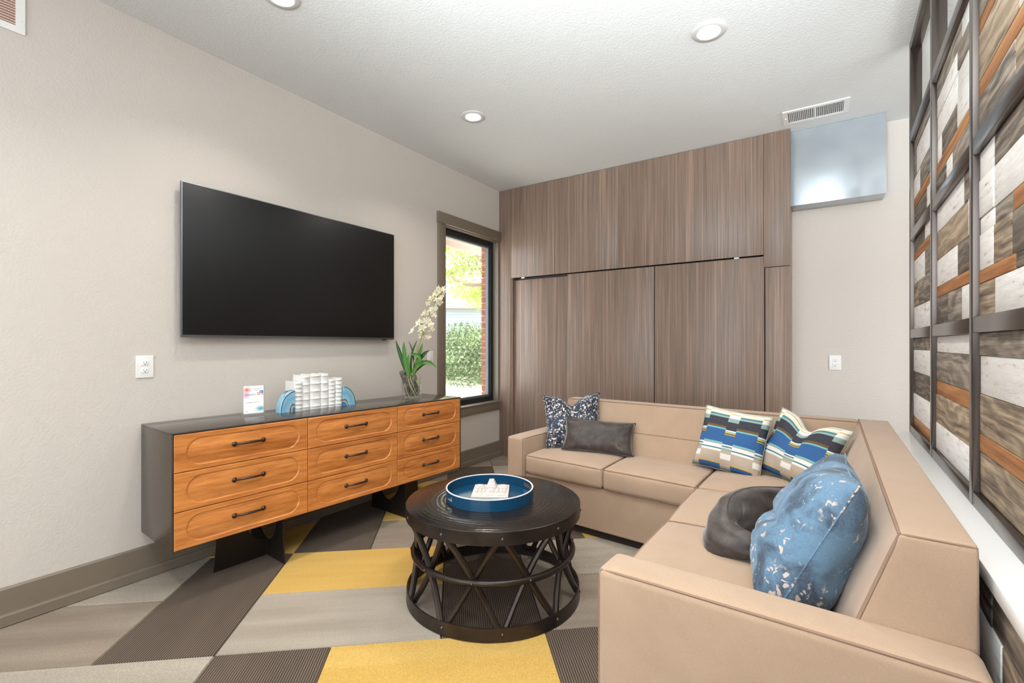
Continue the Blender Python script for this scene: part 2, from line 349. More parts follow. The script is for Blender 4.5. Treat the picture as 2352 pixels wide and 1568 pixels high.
# carpet tiles laid at 40 degrees
ang = R(40.4); U = Vector((math.cos(ang), math.sin(ang))); V = Vector((-math.sin(ang), math.cos(ang)))
UL = lambda i: -.055 + .468 * i
VL = lambda j: 2.106 + .486 * j
tiles = {(-2, 1): 'yellow', (1, 1): 'light', (-5, 1): 'light', (-2, 0): 'light', (1, 0): 'brown', (-5, 0): 'brown', (-1, -1): 'yellow', (-4, -1): 'light',
         (2, -1): 'brown', (-1, 2): 'brown', (-4, 2): 'yellow', (2, 2): 'yellow', (-1, 3): 'yellow', (-4, 3): 'light', (2, 3): 'light', (1, 5): 'light', (1, 4): 'yellow', (-2, 4): 'yellow', (-2, 5): 'brown',
         (-1, 6): 'brown', (-1, -2): 'light', (-4, -2): 'brown', (2, -2): 'light'}
tmesh = {}
def carpet_tile(u0, v0, nu, nv, kind):
    c = U * (UL(u0) + .468 * nu / 2) + V * (VL(v0) + .486 * nv / 2)
    if not (XL - .45 < c.x < 2.6 and -.9 < c.y < YB + .5): return
    key = (nu, nv, kind)
    if key not in tmesh:
        a, b = (.936, .486) if nu == 2 else (.972, .468)
        g = .0012; e = .003; a, b = a / 2 - g, b / 2 - g
        mb = MB().add([(-a, -b, -.006), (a, -b, -.006), (a, b, -.006), (-a, b, -.006), (-a + e, -b + e, 0), (a - e, -b + e, 0), (a - e, b - e, 0), (-a + e, b - e, 0)],
                      [(4, 5, 6, 7), (0, 1, 5, 4), (1, 2, 6, 5), (2, 3, 7, 6), (3, 0, 4, 7)])
        o = mb.build('carpet_tile', 'carpet_' + kind, fl, smooth=0); tmesh[key] = o.data
    else:
        o = bpy.data.objects.new('carpet_tile', tmesh[key]); COL.objects.link(o); o.parent = fl
    o.location = (c.x, c.y, 0); o.rotation_euler = (0, 0, ang + (pi / 2 if nv == 2 else 0))
kinds = ['yellow', 'light', 'brown', 'light', 'brown']
for band in range(-4, 5):
    ph = 0 if band % 2 == 0 else 1
    for k in range(-4, 5):
        i = 3 * k + ph
        if (i, band * 2) == (1, 6):
            carpet_tile(1, 6, 2, 1, 'brown'); continue
        carpet_tile(i, band * 2, 1, 2, 'dark')
        for j in (band * 2, band * 2 + 1):
            kd = tiles.get((i + 1, j)) or kinds[(i * 7 + j * 3) % 5]
            carpet_tile(i + 1, j, 2, 1, kd)
sbox('ceiling', 'ceiling_paint', XL - .15, XR + .15, YR - .15, YB + .15, ZC, ZC + .12)
# left wall around the window opening
WY0, WY1, WZ0, WZ1 = 3.577, 4.535, .64, 2.512
mb = MB()
mb.box(XL - .14, XL, YR, WY0, 0, ZC); mb.box(XL - .14, XL, WY1, YB, 0, ZC); mb.box(XL - .14, XL, WY0, WY1, 0, WZ0); mb.box(XL - .14, XL, WY0, WY1, WZ1, ZC)
struct(mb.build('wall_left', 'wall_paint', smooth=0))
sbox('wall_back', 'wall_paint', XL - .14, XR, YB, YB + .12, 0, ZC)
# unseen rear and far side walls; tall window openings added to let light in
mb = MB(); mb.box(XL - .14, -2.8, YR - .12, YR, 0, ZC); mb.box(2.4, XR, YR - .12, YR, 0, ZC); mb.box(-2.8, 2.4, YR - .12, YR, 0, .6); mb.box(-2.8, 2.4, YR - .12, YR, 2.9, ZC)
rw = struct(mb.build('wall_rear', 'wall_paint', smooth=0))
for x in (-2.8, -1.5, -.2, 1.1, 2.35): MB().box(x, x + .05, YR - .08, YR - .03, .6, 2.9).build('mullion', 'black_frame', rw, smooth=0)
mb = MB(); mb.box(XR, XR + .12, YR, -1.5, 0, ZC); mb.box(XR, XR + .12, 3.1, YB, 0, ZC); mb.box(XR, XR + .12, -1.5, 3.1, 0, .65); mb.box(XR, XR + .12, -1.5, 3.1, 2.85, ZC)
sw = struct(mb.build('wall_side', 'wall_paint', smooth=0))
for y in (-1.5, 0, 1.5, 3.05): MB().box(XR + .03, XR + .08, y, y + .05, .65, 2.85).build('mullion', 'black_frame', sw, smooth=0)
# baseboard of the left wall, two-step
bb = struct(empty('baseboard_left', (XL, 0, 0)))
MB().prism([(0, .006), (.016, .006), (.016, .168), (.011, .175), (0, .175)], 'y', YR, YC).build('board', 'taupe_trim', bb, smooth=0)
MB().prism([(.016, .004), (.034, .004), (.034, .05), (.03, .058), (.016, .058)], 'y', YR, YC).build('shoe_moulding', 'taupe_trim', bb, smooth=0)

# ------------------------------------------------------------------ window
wn = struct(empty('window_1', (XL, 0, 0)))
MB().hexa(box8(0, .022, 3.474, 3.58, .63, 2.51), .003, 1, seg=1).build('side_casing', 'taupe_trim', wn)
MB().hexa(box8(0, .03, 3.465, YC - .004, 2.508, 2.617), .004, 1, seg=1).build('head_casing', 'taupe_trim', wn)
MB().hexa(box8(0, .022, 3.48, YC - .004, .543, .628), .003, 1, seg=1).build('apron', 'taupe_trim', wn)
MB().hexa(box8(-.138, .032, 3.46, YC - .004, .628, .645), .004, 1, seg=1).build('sill', 'taupe_trim', wn)
mb = MB(); mb.box(-.138, .002, WY0 - .006, WY0 + .012, .645, WZ1 + .0); mb.box(-.138, .002, WY1 - .012, WY1 + .008, .645, WZ1); mb.box(-.138, .002, WY0, WY1, WZ1 - .012, WZ1 + .004)
mb.build('jamb_liner', 'taupe_trim', wn, smooth=0)
def ring(x0, x1, a, b, c, d, t_): 
    m = MB(); m.box(x0, x1, a, a + t_, c, d); m.box(x0, x1, b - t_, b, c, d); m.box(x0, x1, a + t_, b - t_, c, c + t_); m.box(x0, x1, a + t_, b - t_, d - t_, d); return m
ring(-.125, -.072, WY0 + .012, WY1 - .012, .645, WZ1 - .012, .052).build('black_frame', 'black_frame', wn, smooth=0)
ring(-.128, -.09, WY0 + .064, WY1 - .064, .697, WZ1 - .064, .022).build('glazing_bead', 'grey_frame', wn, smooth=0)
MB().box(-.112, -.106, WY0 + .08, WY1 - .08, .71, WZ1 - .08).build('pane', 'glass', wn, smooth=0)

# ------------------------------------------------------------------ laminate closet wall with sliding doors
cw = struct(empty('wall_closet', (0, 0, 0)))
def panel(name, x0, x1, z0, z1, y=YC, th=.02, mat='laminate', par=cw):
    o = MB().hexa(box8(-(x1 - x0) / 2 + .0012, (x1 - x0) / 2 - .0012, 0, th, -(z1 - z0) / 2 + .0012, (z1 - z0) / 2 - .0012), .0015, 1, seg=1).build(name, mat, par)
    o.location = ((x0 + x1) / 2, y, (z0 + z1) / 2); return o
CX0, CX1 = XL, -.212
DZ = 2.055
panel('side_panel', CX0, -3.0, 0, ZC); panel('upper_panel', -3.0, -1.70, DZ + .012, ZC - .004); panel('upper_panel', -1.70, -.41, DZ + .012, ZC - .004)
panel('upper_panel', -.41, CX1, 1.958, ZC - .002, YC - .003); panel('side_panel', -.397, CX1, 0, 1.956, YC - .002)
sbox('recess_back', 'slot_dark', -3.0, -.4, YC + .075, YC + .09, 0, DZ + .1, parent=cw)
sbox('jamb', 'laminate', -3.002, -2.985, YC + .01, YC + .075, 0, DZ + .05, parent=cw)
sbox('head_track', 'black', -2.985, -.41, YC + .012, YC + .07, DZ + .014, DZ + .05, parent=cw)
MB().box(-.018, 0, YC + .02, YB, 0, ZC).build('end_panel', 'laminate', cw, smooth=0, loc=(CX1, 0, 0))
MB().box(-2.6, -2.585, YC + .1, YB, 0, ZC).build('inner_divider', 'laminate', cw, smooth=0)
doors = [('door_1', -2.985, -2.262, YC + .045, DZ - .012), ('door_2', -2.275, -1.345, YC + .002, DZ), ('door_3', -1.339, -.402, YC + .002, DZ)]
for nm, a, b, y, zt in doors:
    d = struct(panel(nm, a, b, .012, zt, y, .022, par=None))
for x in (-2.84, -.62): MB().box(x - .02, x + .02, YC + .006, YC + .03, DZ + .0, DZ + .012).build('roller_bracket', 'sheet_steel', cw, smooth=0)

# ------------------------------------------------------------------ partition: half wall, white cap, bronze grid with reclaimed planks
PA = -math.atan(.0213)
P0 = (.444, 3.67, 0)
hw = struct(empty('wall_right', P0, PA))
LEN = 4.6
MB().box(-.04, .075, -LEN, 0, 0, .742).build('half_wall_core', 'wall_paint', hw, smooth=0)
PM = dict(W='plank_white', G='plank_grey', D='plank_dark', O='plank_orange', T='plank_tan')
def plank(par, x0, x1, ya, yb, z0, z1, k):
    dx = random.uniform(-.003, .003)
    o = MB().hexa(box8(-(x1 - x0) / 2, (x1 - x0) / 2, -(yb - ya) / 2 + .001, (yb - ya) / 2 - .001, -(z1 - z0) / 2 + .001, (z1 - z0) / 2 - .001), .0016, 1, seg=1).build('plank', PM[k], par)
    o.location = ((x0 + x1) / 2 + dx, (ya + yb) / 2, (z0 + z1) / 2)
rs = random.Random(3)
for ri, (z1, z0) in enumerate(((.742, .63), (.63, .50), (.50, .37), (.37, .24), (.24, .12), (.12, .006))):
    d = 0.; k0 = ri
    segs = {0: [(1.1, 'G'), (2.12, 'D'), (3.4, 'G'), (4.6, 'W')], 1: [(.9, 'O'), (1.8, 'D'), (2.2, 'W'), (3.3, 'T'), (4.6, 'W')], 2: [(.9, 'O'), (1.7, 'G'), (2.9, 'D'), (4.6, 'T')]}.get(ri) or [(1.0, 'G'), (2.0, 'W'), (2.9, 'T'), (4.6, 'D')]
    for e, k in segs:
        plank(hw, -.06, -.04, -e, -d, z0, z1, k); d = e
cap = struct(MB().hexa(box8(-.077, .16, -LEN, .012, .742, .779), .003, 1, seg=1).build('trim_1', 'white_gloss', None)); cap.location = P0; cap.rotation_euler = (0, 0, PA)
ps = thing('partition_screen', 'bronze metal grid screen filled with reclaimed wood planks standing on the white ledge', 'screen', (P0[0], P0[1], .780), PA)
ZB = .780
mull = [0, .755, 1.535, 2.315, 3.095, 3.875]
FW, FD = .045, .055
for d in mull: MB().hexa(box8(0, FD, -d - FW, -d, 0, ZC - ZB - .003), .003, 1, seg=1).build('upright', 'bronze_metal', ps)
rails = [(0, .045), (1.337 - ZB, 1.389 - ZB), (1.913 - ZB, 1.966 - ZB), (2.50 - ZB, 2.552 - ZB), (ZC - ZB - .05, ZC - ZB - .003)]
for a, b in rails:
    for d0, d1 in zip(mull[:-1], mull[1:]): MB().hexa(box8(.0008, FD - .001, -d1 + .0005, -d0 - FW - .0005, a, b), .003, 1, seg=1).build('rail', 'bronze_metal', ps)
cells = {
 (0, 0): [(.13, 'G'), (.25, 'W'), (.25, 'D'), (.26, 'W'), (.11, 'O')],
 (0, 1): [(.14, 'W'), (.25, 'G'), (.12, 'O'), (.25, 'T'), (.24, 'W')],
 (0, 2): [(.14, 'G'), (.24, 'W'), (.25, 'T'), (.11, 'O'), (.26, 'T')],
 (1, 0): [(.14, [(.6, 'D'), (.4, 'W')]), (.09, 'O'), (.26, [(.6, 'W'), (.4, 'G')]), (.26, [(.3, 'T'), (.7, 'G')]), (.25, 'W')],
 (1, 1): [(.2, [(.75, 'W'), (.25, 'G')]), (.24, [(.85, 'T'), (.15, 'W')]), (.23, [(.6, 'W'), (.4, 'D')]), (.09, 'O'), (.24, [(.33, 'D'), (.35, 'G'), (.32, 'W')])],
 (1, 2): [(.17, [(.22, 'W'), (.78, 'G')]), (.23, [(.22, 'W'), (.78, 'W')]), (.1, [(.22, 'W'), (.23, 'G'), (.55, 'O')]), (.22, [(.22, 'W'), (.23, 'T'), (.55, 'D')]), (.08, [(.5, 'O'), (.5, 'D')]), (.2, [(.25, 'T'), (.75, 'W')])],
 (2, 0): [(.16, 'G'), (.27, [(.2, 'G'), (.8, 'W')]), (.22, [(.35, 'W'), (.65, 'G')]), (.1, 'O'), (.25, [(.65, 'D'), (.35, 'W')])],
 (2, 1): [(.15, [(.7, 'G'), (.3, 'W')]), (.16, [(.62, 'W'), (.38, 'G')]), (.2, [(.6, 'W'), (.4, 'W')]), (.2, [(.15, 'W'), (.45, 'D'), (.4, 'W')]), (.1, 'O'), (.19, [(.3, 'D'), (.2, 'W'), (.5, 'G')])],
 (2, 2): [(.12, [(.25, 'W'), (.75, 'G')]), (.17, 'G'), (.1, 'O'), (.28, [(.55, 'T'), (.45, 'W')]), (.1, 'O'), (.23, [(.5, 'G'), (.5, 'T')])]}
for row in range(3):
    zt, zb = rails[row + 1][0], rails[row][1]
    for c in range(5):
        ya, yb = -mull[c + 1], -mull[c] - FW
        spec = cells.get((row, c)) or cells[(row, (c + row + 1) % 3)]
        z = zt
        for hgt, k in spec:
            h = hgt * (zt - zb); y = yb
            for wf, kk in ([(1, k)] if isinstance(k, str) else k):
                w = wf * (yb - ya); plank(ps, .018, .042, y - w, y, z - h, z, kk); y -= w
            z -= h

# ------------------------------------------------------------------ television
tv = thing('television', 'large flat black television mounted on the left wall above the dresser', 'television', (XL + .006, 2.0415, 1.342))
W2, HT = .8135, .911
MB().box(0, .02, -.25, .25, .28, .62).build('wall_bracket', 'black_frame', tv, smooth=0)
MB().hexa(box8(.018, .04, -W2 + .02, W2 - .02, .012, HT - .02), .006, 1, seg=2).build('back_shell', 'tv_back', tv)
MB().hexa(box8(.038, .058, -W2, W2, 0, HT), .002, 1, seg=1).build('bezel', 'tv_bezel', tv)
MB().hexa(box8(.056, .0605, -W2 + .006, W2 - .002, .016, HT - .005), .001, 1, seg=1).build('display', 'tv_screen', tv)
MB().box(.05, .061, W2 - .13, W2 - .09, -.006, .003).build('sensor', 'tv_back', tv, smooth=0)

# ------------------------------------------------------------------ dresser
DA = -math.atan(.15 / 2.045)
DL, DD, DB, DT = 2.05, .478, .264, .861
ds = thing('dresser', 'long nine-drawer dresser with orange wood fronts in a dark metal case along the left wall', 'dresser', (-2.67, 1.015, 0), DA)
MB().hexa(box8(-DD, -.002, .0, DL, DT - .008, DT), .0015, 1, seg=1).build('top', 'dresser_top', ds)
MB().hexa(box8(-DD, -.002, 0, .008, DB, DT - .008), .0015, 1, seg=1).build('side', 'dark_metal', ds)
MB().hexa(box8(-DD, -.002, DL - .008, DL, DB, DT - .008), .0015, 1, seg=1).build('side', 'dark_metal', ds)
MB().box(-DD, -.03, .008, DL - .008, DB, DB + .008).build('bottom', 'dark_metal', ds, smooth=0)
MB().box(-DD, -DD + .008, .008, DL - .008, DB + .008, DT - .008).build('back_panel', 'blackened_steel', ds, smooth=0)
MB().box(-.05, -.032, .01, DL - .01, DB + .008, DT - .008).build('carcass', 'blackened_steel', ds, smooth=0)
MB().box(-DD + .05, -.07, .06, DL - .06, DB - .014, DB).build('plinth_frame', 'blackened_steel', ds, smooth=0)
colY = [.009, .7045, 1.3875, DL - .009]
rowZ = [DB + .009, .4635, .660, DT - .0095]
def stadium(w, h, n=14):
    r = h / 2; p = []
    for k in range(n + 1): a = -pi / 2 + pi * k / n; p.append((w / 2 - r + r * math.cos(a), r * math.sin(a)))
    for k in range(n + 1): a = pi / 2 + pi * k / n; p.append((-w / 2 + r + r * math.cos(a), r * math.sin(a)))
    return p
def drawer_mesh(w, h):
    mb = MB(); w2, h2 = w / 2 - .0015, h / 2 - .0015; e = .003
    rect = [(-w2 + e, -h2 + e), (w2 - e, -h2 + e), (w2 - e, h2 - e), (-w2 + e, h2 - e)]
    loops = [(stadium(w - .105, h - .05), 0.), (stadium(w - .112, h - .057), -.0045), (stadium(w - .122, h - .067), -.0058), (stadium(w - .136, h - .081), -.003)]
    n = len(loops[0][0])
    vs_ = [(0., a, b) for a, b in rect] + [(x, a, b) for lp, x in loops for a, b in lp]
    tr = tessellate_polygon([[Vector((a, b, 0)) for a, b in rect], [Vector((a, b, 0)) for a, b in loops[0][0]]])
    fs = [tuple(f) for f in tr]
    for k in range(3):
        a, b = 4 + k * n, 4 + (k + 1) * n
        fs += [(a + i, a + (i + 1) % n, b + (i + 1) % n, b + i) for i in range(n)]
    fs.append(tuple(range(4 + 3 * n, 4 + 4 * n)))
    o = len(vs_); vs_ += [(-e, -w2, -h2), (-e, w2, -h2), (-e, w2, h2), (-e, -w2, h2), (-.024, -w2, -h2), (-.024, w2, -h2), (-.024, w2, h2), (-.024, -w2, h2)]
    for i in range(4): j = (i + 1) % 4; fs += [(i, j, o + j, o + i)[::-1], (o + i, o + j, o + 4 + j, o + 4 + i)[::-1]]
    fs.append((o + 7, o + 6, o + 5, o + 4))
    return mb.add(vs_, fs)
hm = MB()
hl = .076
path = [(.004 + .03 * math.sin(pi * k / 16) ** .55, -hl + 2 * hl * k / 16, .004 * math.sin(pi * k / 16)) for k in range(17)]
hm.tube(path, [.0042 + .0026 * math.sin(pi * k / 16) for k in range(17)], 8)
for sy in (-1, 1): hm.lathe([(0, .011), (.005, .0105), (.008, .007), (.012, .005), (.0138, .0025), (.0138, 0), (0, 0)], 14, (0, sy * hl, 0), 'x')
hobj = None; dm = {}
for c in range(3):
    for r_ in range(3):
        w, h = colY[c + 1] - colY[c], rowZ[r_ + 1] - rowZ[r_]
        o = drawer_mesh(w, h).build('drawer', 'drawer_wood', ds, smooth=25)
        o.location = (0, (colY[c] + colY[c + 1]) / 2, (rowZ[r_] + rowZ[r_ + 1]) / 2)
        if hobj is None: hobj = hm.build('handle', 'pull_bronze', o); h_ = hobj
        else: h_ = hobj.copy(); COL.objects.link(h_); h_.parent = o
        h_.location = (-.0035, .008 if c == 0 else 0, .006)
def foot(yc, sgn):
    f = empty('foot', (-.245, yc, 0)); f.parent = ds
    T_ = .008; top = DB - .014
    def fin(L, both):
        a = .125
        arc = [(a * math.cos(t_) * 1.0, top - .155 * math.sin(t_)) for t_ in [pi * k / 12 for k in range(13)]]
        if both: return [(L, .0), (L - .022, top)] + arc + [(-L + .022, top), (-L, 0)]
        return [(0, 0), (L, 0), (L - .022, top)] + [p for p in arc if p[0] >= -1e-6]
    MB().prism(fin(.215, True), 'y', -T_ / 2, T_ / 2).build('fin', 'blackened_steel', f, smooth=30)
    pl = [(a * sgn, z) for a, z in fin(.30, False)]
    MB().prism(pl, 'x', -T_ / 2, T_ / 2).build('fin', 'blackened_steel', f, smooth=30)
    MB().tube([(.004, -sgn * -.006, .004), (.004, sgn * .006, top - .157)], .003, 6).build('weld_bead', 'pull_bronze', f)
foot(.575, -1); foot(1.50, 1)

def dloc(x, y, z=DT + .0005):
    c, s_ = math.cos(DA), math.sin(DA); return (-2.67 + x * c - y * s_, 1.015 + x * s_ + y * c, z)

# ---- acrylic sign holder
sg = thing('sign_holder', 'small clear acrylic sign holder with a white watercolour card on the dresser', 'sign', dloc(-.30, .517), DA + R(-9))
MB().hexa(box8(-.004, .004, -.066, .066, .004, .186), .0015, 1, seg=1).build('holder', 'acrylic', sg)
MB().hexa(box8(-.05, .03, -.066, .066, 0, .004), .0015, 1, seg=1).build('base', 'acrylic', sg)
cm = MB(); cm.add([(.0046, -.056, .014), (.0046, .056, .014), (.0046, .056, .184), (.0046, -.056, .184), (.0042, -.056, .014), (.0042, .056, .014), (.0042, .056, .184), (.0042, -.056, .184)], [(0, 1, 2, 3), (7, 6, 5, 4), (0, 4, 5, 1), (1, 5, 6, 2), (2, 6, 7, 3), (3, 7, 4, 0)])
cm.uv = [(0, 0), (1, 0), (1, 1), (0, 1)] * 2
cd = cm.build('card', 'card_print', sg, smooth=0)
def strip(y0, y1, z0, z1, mat, x=.0046): MB().box(x, x + .0003, y0, y1, z0, z1).build('print', mat, cd, smooth=0)
strip(-.040, .010, .1315, .1335, 'print_grey'); strip(-.042, .016, .1265, .1285, 'print_grey'); strip(-.028, .035, .082, .0835, 'print_grey'); strip(-.045, -.012, .0795, .081, 'print_red'); strip(-.042, -.034, .026, .029, 'print_grey')
strip(-.006, .044, .166, .1675, 'print_grey'); strip(.0, .04, .156, .1575, 'print_grey')
strip(.034, .053, .136, .153, 'print_blue'); strip(.022, .036, .127, .143, 'print_red'); strip(.042, .056, .125, .135, 'print_orange')
strip(.0375, .0465, .140, .1455, 'white_plastic', .0049); strip(.0395, .0425, .1455, .149, 'white_plastic', .0049); strip(.0255, .0335, .131, .139, 'white_plastic', .0049)

# ---- white decorative books
bks = [(.763, .056, .196, -.268, 6, 'short white ceramic book next to the left agate bookend'), (.820, .054, .233, -.276, 4, 'tall white ceramic book, second from the left bookend'), (.875, .078, .238, -.274, 4, 'widest tall white ceramic book in the middle of the row'),
       (.954, .058, .237, -.276, 4, 'tall white ceramic book, third from the right bookend'), (1.013, .052, .197, -.277, 6, 'short white ceramic book, second from the right bookend'), (1.066, .052, .202, -.276, 6, 'short white ceramic book beside the right agate bookend')]
for y0, w, h, xf, nb, lab in bks:
    b = thing('book', lab, 'book', dloc(xf, y0 + w / 2), DA, 'white ceramic books on the dresser')
    n = 10; dp = .125
    pr = [(-.012 + .012 * math.cos(a), (w / 2 - .001) * math.sin(a)) for a in [-pi / 2 + pi * k / n for k in range(n + 1)]]
    MB().prism(pr + [(-.02, w / 2 - .001), (-.02, -w / 2 + .001)], 'z', 0, h - .004).build('spine', 'ceramic', b, smooth=40)
    for s_ in (-1, 1): MB().box(-dp, -.008, s_ * (w / 2 - .005), s_ * (w / 2 - .0005), 0, h).build('cover', 'ceramic', b, smooth=0)
    MB().box(-dp + .006, -.016, -w / 2 + .005, w / 2 - .005, .003, h - .006).build('page_block', 'ceramic', b, smooth=0)
    for k in range(nb + 1):
        z = .02 + (h - .034) * k / nb
        pr2 = [(-.012 + .0200 * math.cos(a), (w / 2 - .0003) * math.sin(a)) for a in [-pi / 2 + pi * q / n for q in range(n + 1)]]
        MB().prism(pr2, 'z', z - .0025, z + .0025).build('raised_band', 'ceramic', b, smooth=40)
# ---- agate bookends
def bookend(y, sgn, lab):
    n = 14; rng = random.Random(int(y * 100))
    pts = [(sgn * .096 * (math.cos(a)) * (1 + rng.uniform(-.02, .02)), .138 * math.sin(a) * (1 + rng.uniform(-.01, .02))) for a in [pi / 2 * k / n for k in range(n + 1)]]
    poly = [(0, 0)] + [(p, max(0, q)) for p, q in pts]
    o = MB().prism(poly, 'x', -.06, -.006); 
    ins = [(p * .95, q * .95) for p, q in poly]
    m = len(poly); o2 = len(o.v); o.v += [(0., p, q) for p, q in ins]
    tr = tessellate_polygon([[Vector((a, b_, 0)) for a, b_ in ins]]); o.f += [tuple(o2 + i for i in f) for f in tr]
    o.f += [(m + i, m + (i + 1) % m, o2 + (i + 1) % m, o2 + i) for i in range(m)]
    ob = o.build('bookend', 'agate', None, smooth=30); ob.location = dloc(-.262, y); ob.rotation_euler = (0, 0, DA); tag(ob, lab, 'bookend', 'agate bookends')
    MB().tube([(.0004, p * .955, q * .955) for p, q in poly[1:]], .0022, 5).build('rind', 'agate_rind', ob)
bookend(.760, -1, 'blue agate slice bookend at the left end of the white books'); bookend(1.1205, 1, 'blue agate slice bookend at the right end of the white books')

# ---- orchid in glass cylinder
RT = Vector((math.cos(R(YAW)), math.sin(R(YAW)), 0)); BK = Vector((-math.sin(R(YAW)), math.cos(R(YAW)), 0)); UZ = Vector((0, 0, 1))
oc = thing('potted_orchid', 'white orchid in a clear glass cylinder at the window end of the dresser', 'plant', (-2.835, 2.80, DT + .0005))
MB().lathe([(.0, 0), (.074, 0), (.079, .004), (.079, .185), (.0755, .185), (.0755, .012), (0, .012)], 40).build('glass_vase', 'vase_glass', oc)
mb = MB()
for k in range(5):
    a = k * 1.35 + .4; rad = .034; c = Vector((rad * math.cos(a), rad * math.sin(a), 0))
    mb.tube([c + Vector((.006 * math.sin(k + i), .006 * math.cos(2 * k + i), .016 + i * .034)) for i in range(6)], [.014, .022, .026, .024, .022, .012], 9)
mb.tube([RT * -.04 + UZ * .10 - BK * .01, RT * -.058 + UZ * .17 - BK * .01, RT * -.075 + UZ * .205 - BK * .012, RT * -.045 + UZ * .225 - BK * .012], [.02, .026, .026, .012], 9)
mb.build('driftwood', 'bark', oc)
rr = random.Random(5)
for k in range(9):
    a = rr.uniform(0, 6.28); p = [Vector((0, 0, .2))]
    for i in range(1, 7):
        q = .02 + .05 * min(1, i / 3); p.append(Vector((q * math.cos(a + i * .22), q * math.sin(a + i * .22), .2 - .03 * i + .012 * math.sin(i * 2 + k))))
    MB().tube(p, .0022, 5).build('root', 'root', oc)
def leaf(tip, mid, w, mat, base=(0, 0, .17)):
    b = Vector(base); t_ = Vector(tip); m_ = Vector(mid); mb = MB(); n = 12; rows = []
    for k in range(n + 1):
        s_ = k / n; c = b * (1 - s_) ** 2 + m_ * 2 * s_ * (1 - s_) + t_ * s_ * s_; d = ((m_ - b) * (1 - s_) + (t_ - m_) * s_).normalized()
        sd = d.cross(BK); sd = (sd if sd.length > .05 else RT).normalized(); nn = d.cross(sd).normalized()
        wd = w * (.35 + .65 * math.sin(pi * min(1, s_ * .75 + .18))) * (1 if s_ < .8 else max(.03, (1 - s_) / .2) ** .6)
        for e in (-1, -.5, 0, .5, 1): rows.append(c + sd * wd * e * .5 + nn * wd * .22 * abs(e) + nn * 0)
        for e in (1, 0, -1): rows.append(c + sd * wd * e * .48 + nn * (wd * .22 * abs(e) - .0018))
    fs = []
    for k in range(n):
        for e in range(8): fs.append((k * 8 + e, k * 8 + (e + 1) % 8, (k + 1) * 8 + (e + 1) % 8, (k + 1) * 8 + e))
    fs += [tuple(range(8)), tuple(range(n * 8, n * 8 + 8))]
    mb.add(rows, fs).build('leaf', mat, oc, smooth=60)
L3 = lambda r_, z, b=0.: RT * r_ + UZ * z + BK * b
leaf(L3(-.13, .475, .0), L3(-.085, .33, 0), .034, 'leaf_dark', L3(-.02, .16)); leaf(L3(-.058, .465, -.02), L3(-.06, .33, -.02), .036, 'leaf_green', L3(-.01, .15, -.02)); leaf(L3(-.03, .47, .02), L3(.02, .40, .02), .012, 'leaf_dark', L3(.02, .18, .02))
leaf(L3(.05, .475, 0), L3(-.02, .36, 0), .018, 'leaf_dark', L3(0, .17)); leaf(L3(.15, .39, .01), L3(.06, .35, .01), .034, 'leaf_dark', L3(.02, .2)); leaf(L3(.095, .45, -.01), L3(.07, .36, -.01), .03, 'leaf_green', L3(.02, .17, -.01))
leaf(L3(.215, .245, -.02), L3(.10, .36, -.02), .034, 'leaf_green', L3(.02, .21, -.02)); leaf(L3(.075, .27, -.04), L3(.11, .36, -.05), .026, 'leaf_green', L3(.0, .36, -.03)); leaf(L3(.16, .275, .03), L3(.1, .31, .03), .02, 'leaf_dark', L3(.02, .2, .02)); leaf(L3(-.015, .36, -.03), L3(-.03, .3, -.03), .022, 'leaf_green', L3(0, .15, -.02))
stem = [L3(.02, .18), L3(.035, .30), L3(.06, .42), L3(.10, .55), L3(.15, .69), L3(.20, .80), L3(.235, .87), L3(.25, .905)]
MB().tube(stem, [.0035, .0035, .0032, .003, .0026, .0022, .0018, .0012], 6).build('flower_stem', 'stem_green', oc)
MB().tube([L3(.0, .18, -.01), L3(.02, .28, -.01), L3(.035, .36, -.01), L3(.05, .44, -.01)], .003, 6).build('flower_stem', 'stem_green', oc)
def flower_mesh(seed):
    g = random.Random(seed); mb = MB()
    for k in range(5):
        a = 2 * pi * k / 5 + g.uniform(-.25, .25); Lp = g.uniform(.026, .034) if k % 2 else g.uniform(.02, .026); wd = .022 if k in (0, 2) else .013
        d = Vector((math.cos(a), math.sin(a), 0)); s_ = Vector((-math.sin(a), math.cos(a), 0)); cup = g.uniform(.0, .35)
        rows = []
        for i in range(5):
            q = i / 4; ww = wd * math.sin(pi * (.12 + .82 * q)) * .5
            for e in (-1, 0, 1): rows.append(d * Lp * q + s_ * ww * e + Vector((0, 0, cup * Lp * q * q + .004 * abs(e))))
        fs = [(i * 3 + e, i * 3 + e + 1, i * 3 + e + 4, i * 3 + e + 3) for i in range(4) for e in range(2)]
        mb.add(rows, fs)
    mb.lathe([(0, .012), (.004, .010), (.005, .004), (0, 0)], 6)
    return mb
fm = [None] * 4; g = random.Random(11)
for k in range(46):
    s_ = k / 45; i = min(6.99, 2.75 + s_ * 4.1); a = stem[int(i)].lerp(stem[int(i) + 1], i - int(i)) if int(i) < 7 else stem[7]
    sp = .085 * (1 - .75 * s_); off = RT * g.uniform(-1.0, 1.0) * sp + UZ * g.uniform(-.6, .4) * sp * .8 + BK * g.uniform(-.8, .5) * sp
    q = k % 4
    if fm[q] is None: fm[q] = flower_mesh(q).build('flower', 'petal', oc); o = fm[q]
    else: o = fm[q].copy(); COL.objects.link(o)
    o.location = a + off; o.rotation_euler = (R(90) + g.uniform(-.6, .3), g.uniform(-.4, .4), R(YAW) + g.uniform(-.8, .8)); sc = 1.4 * (1 - .4 * s_) * g.uniform(.85, 1.15); o.scale = (sc,) * 3

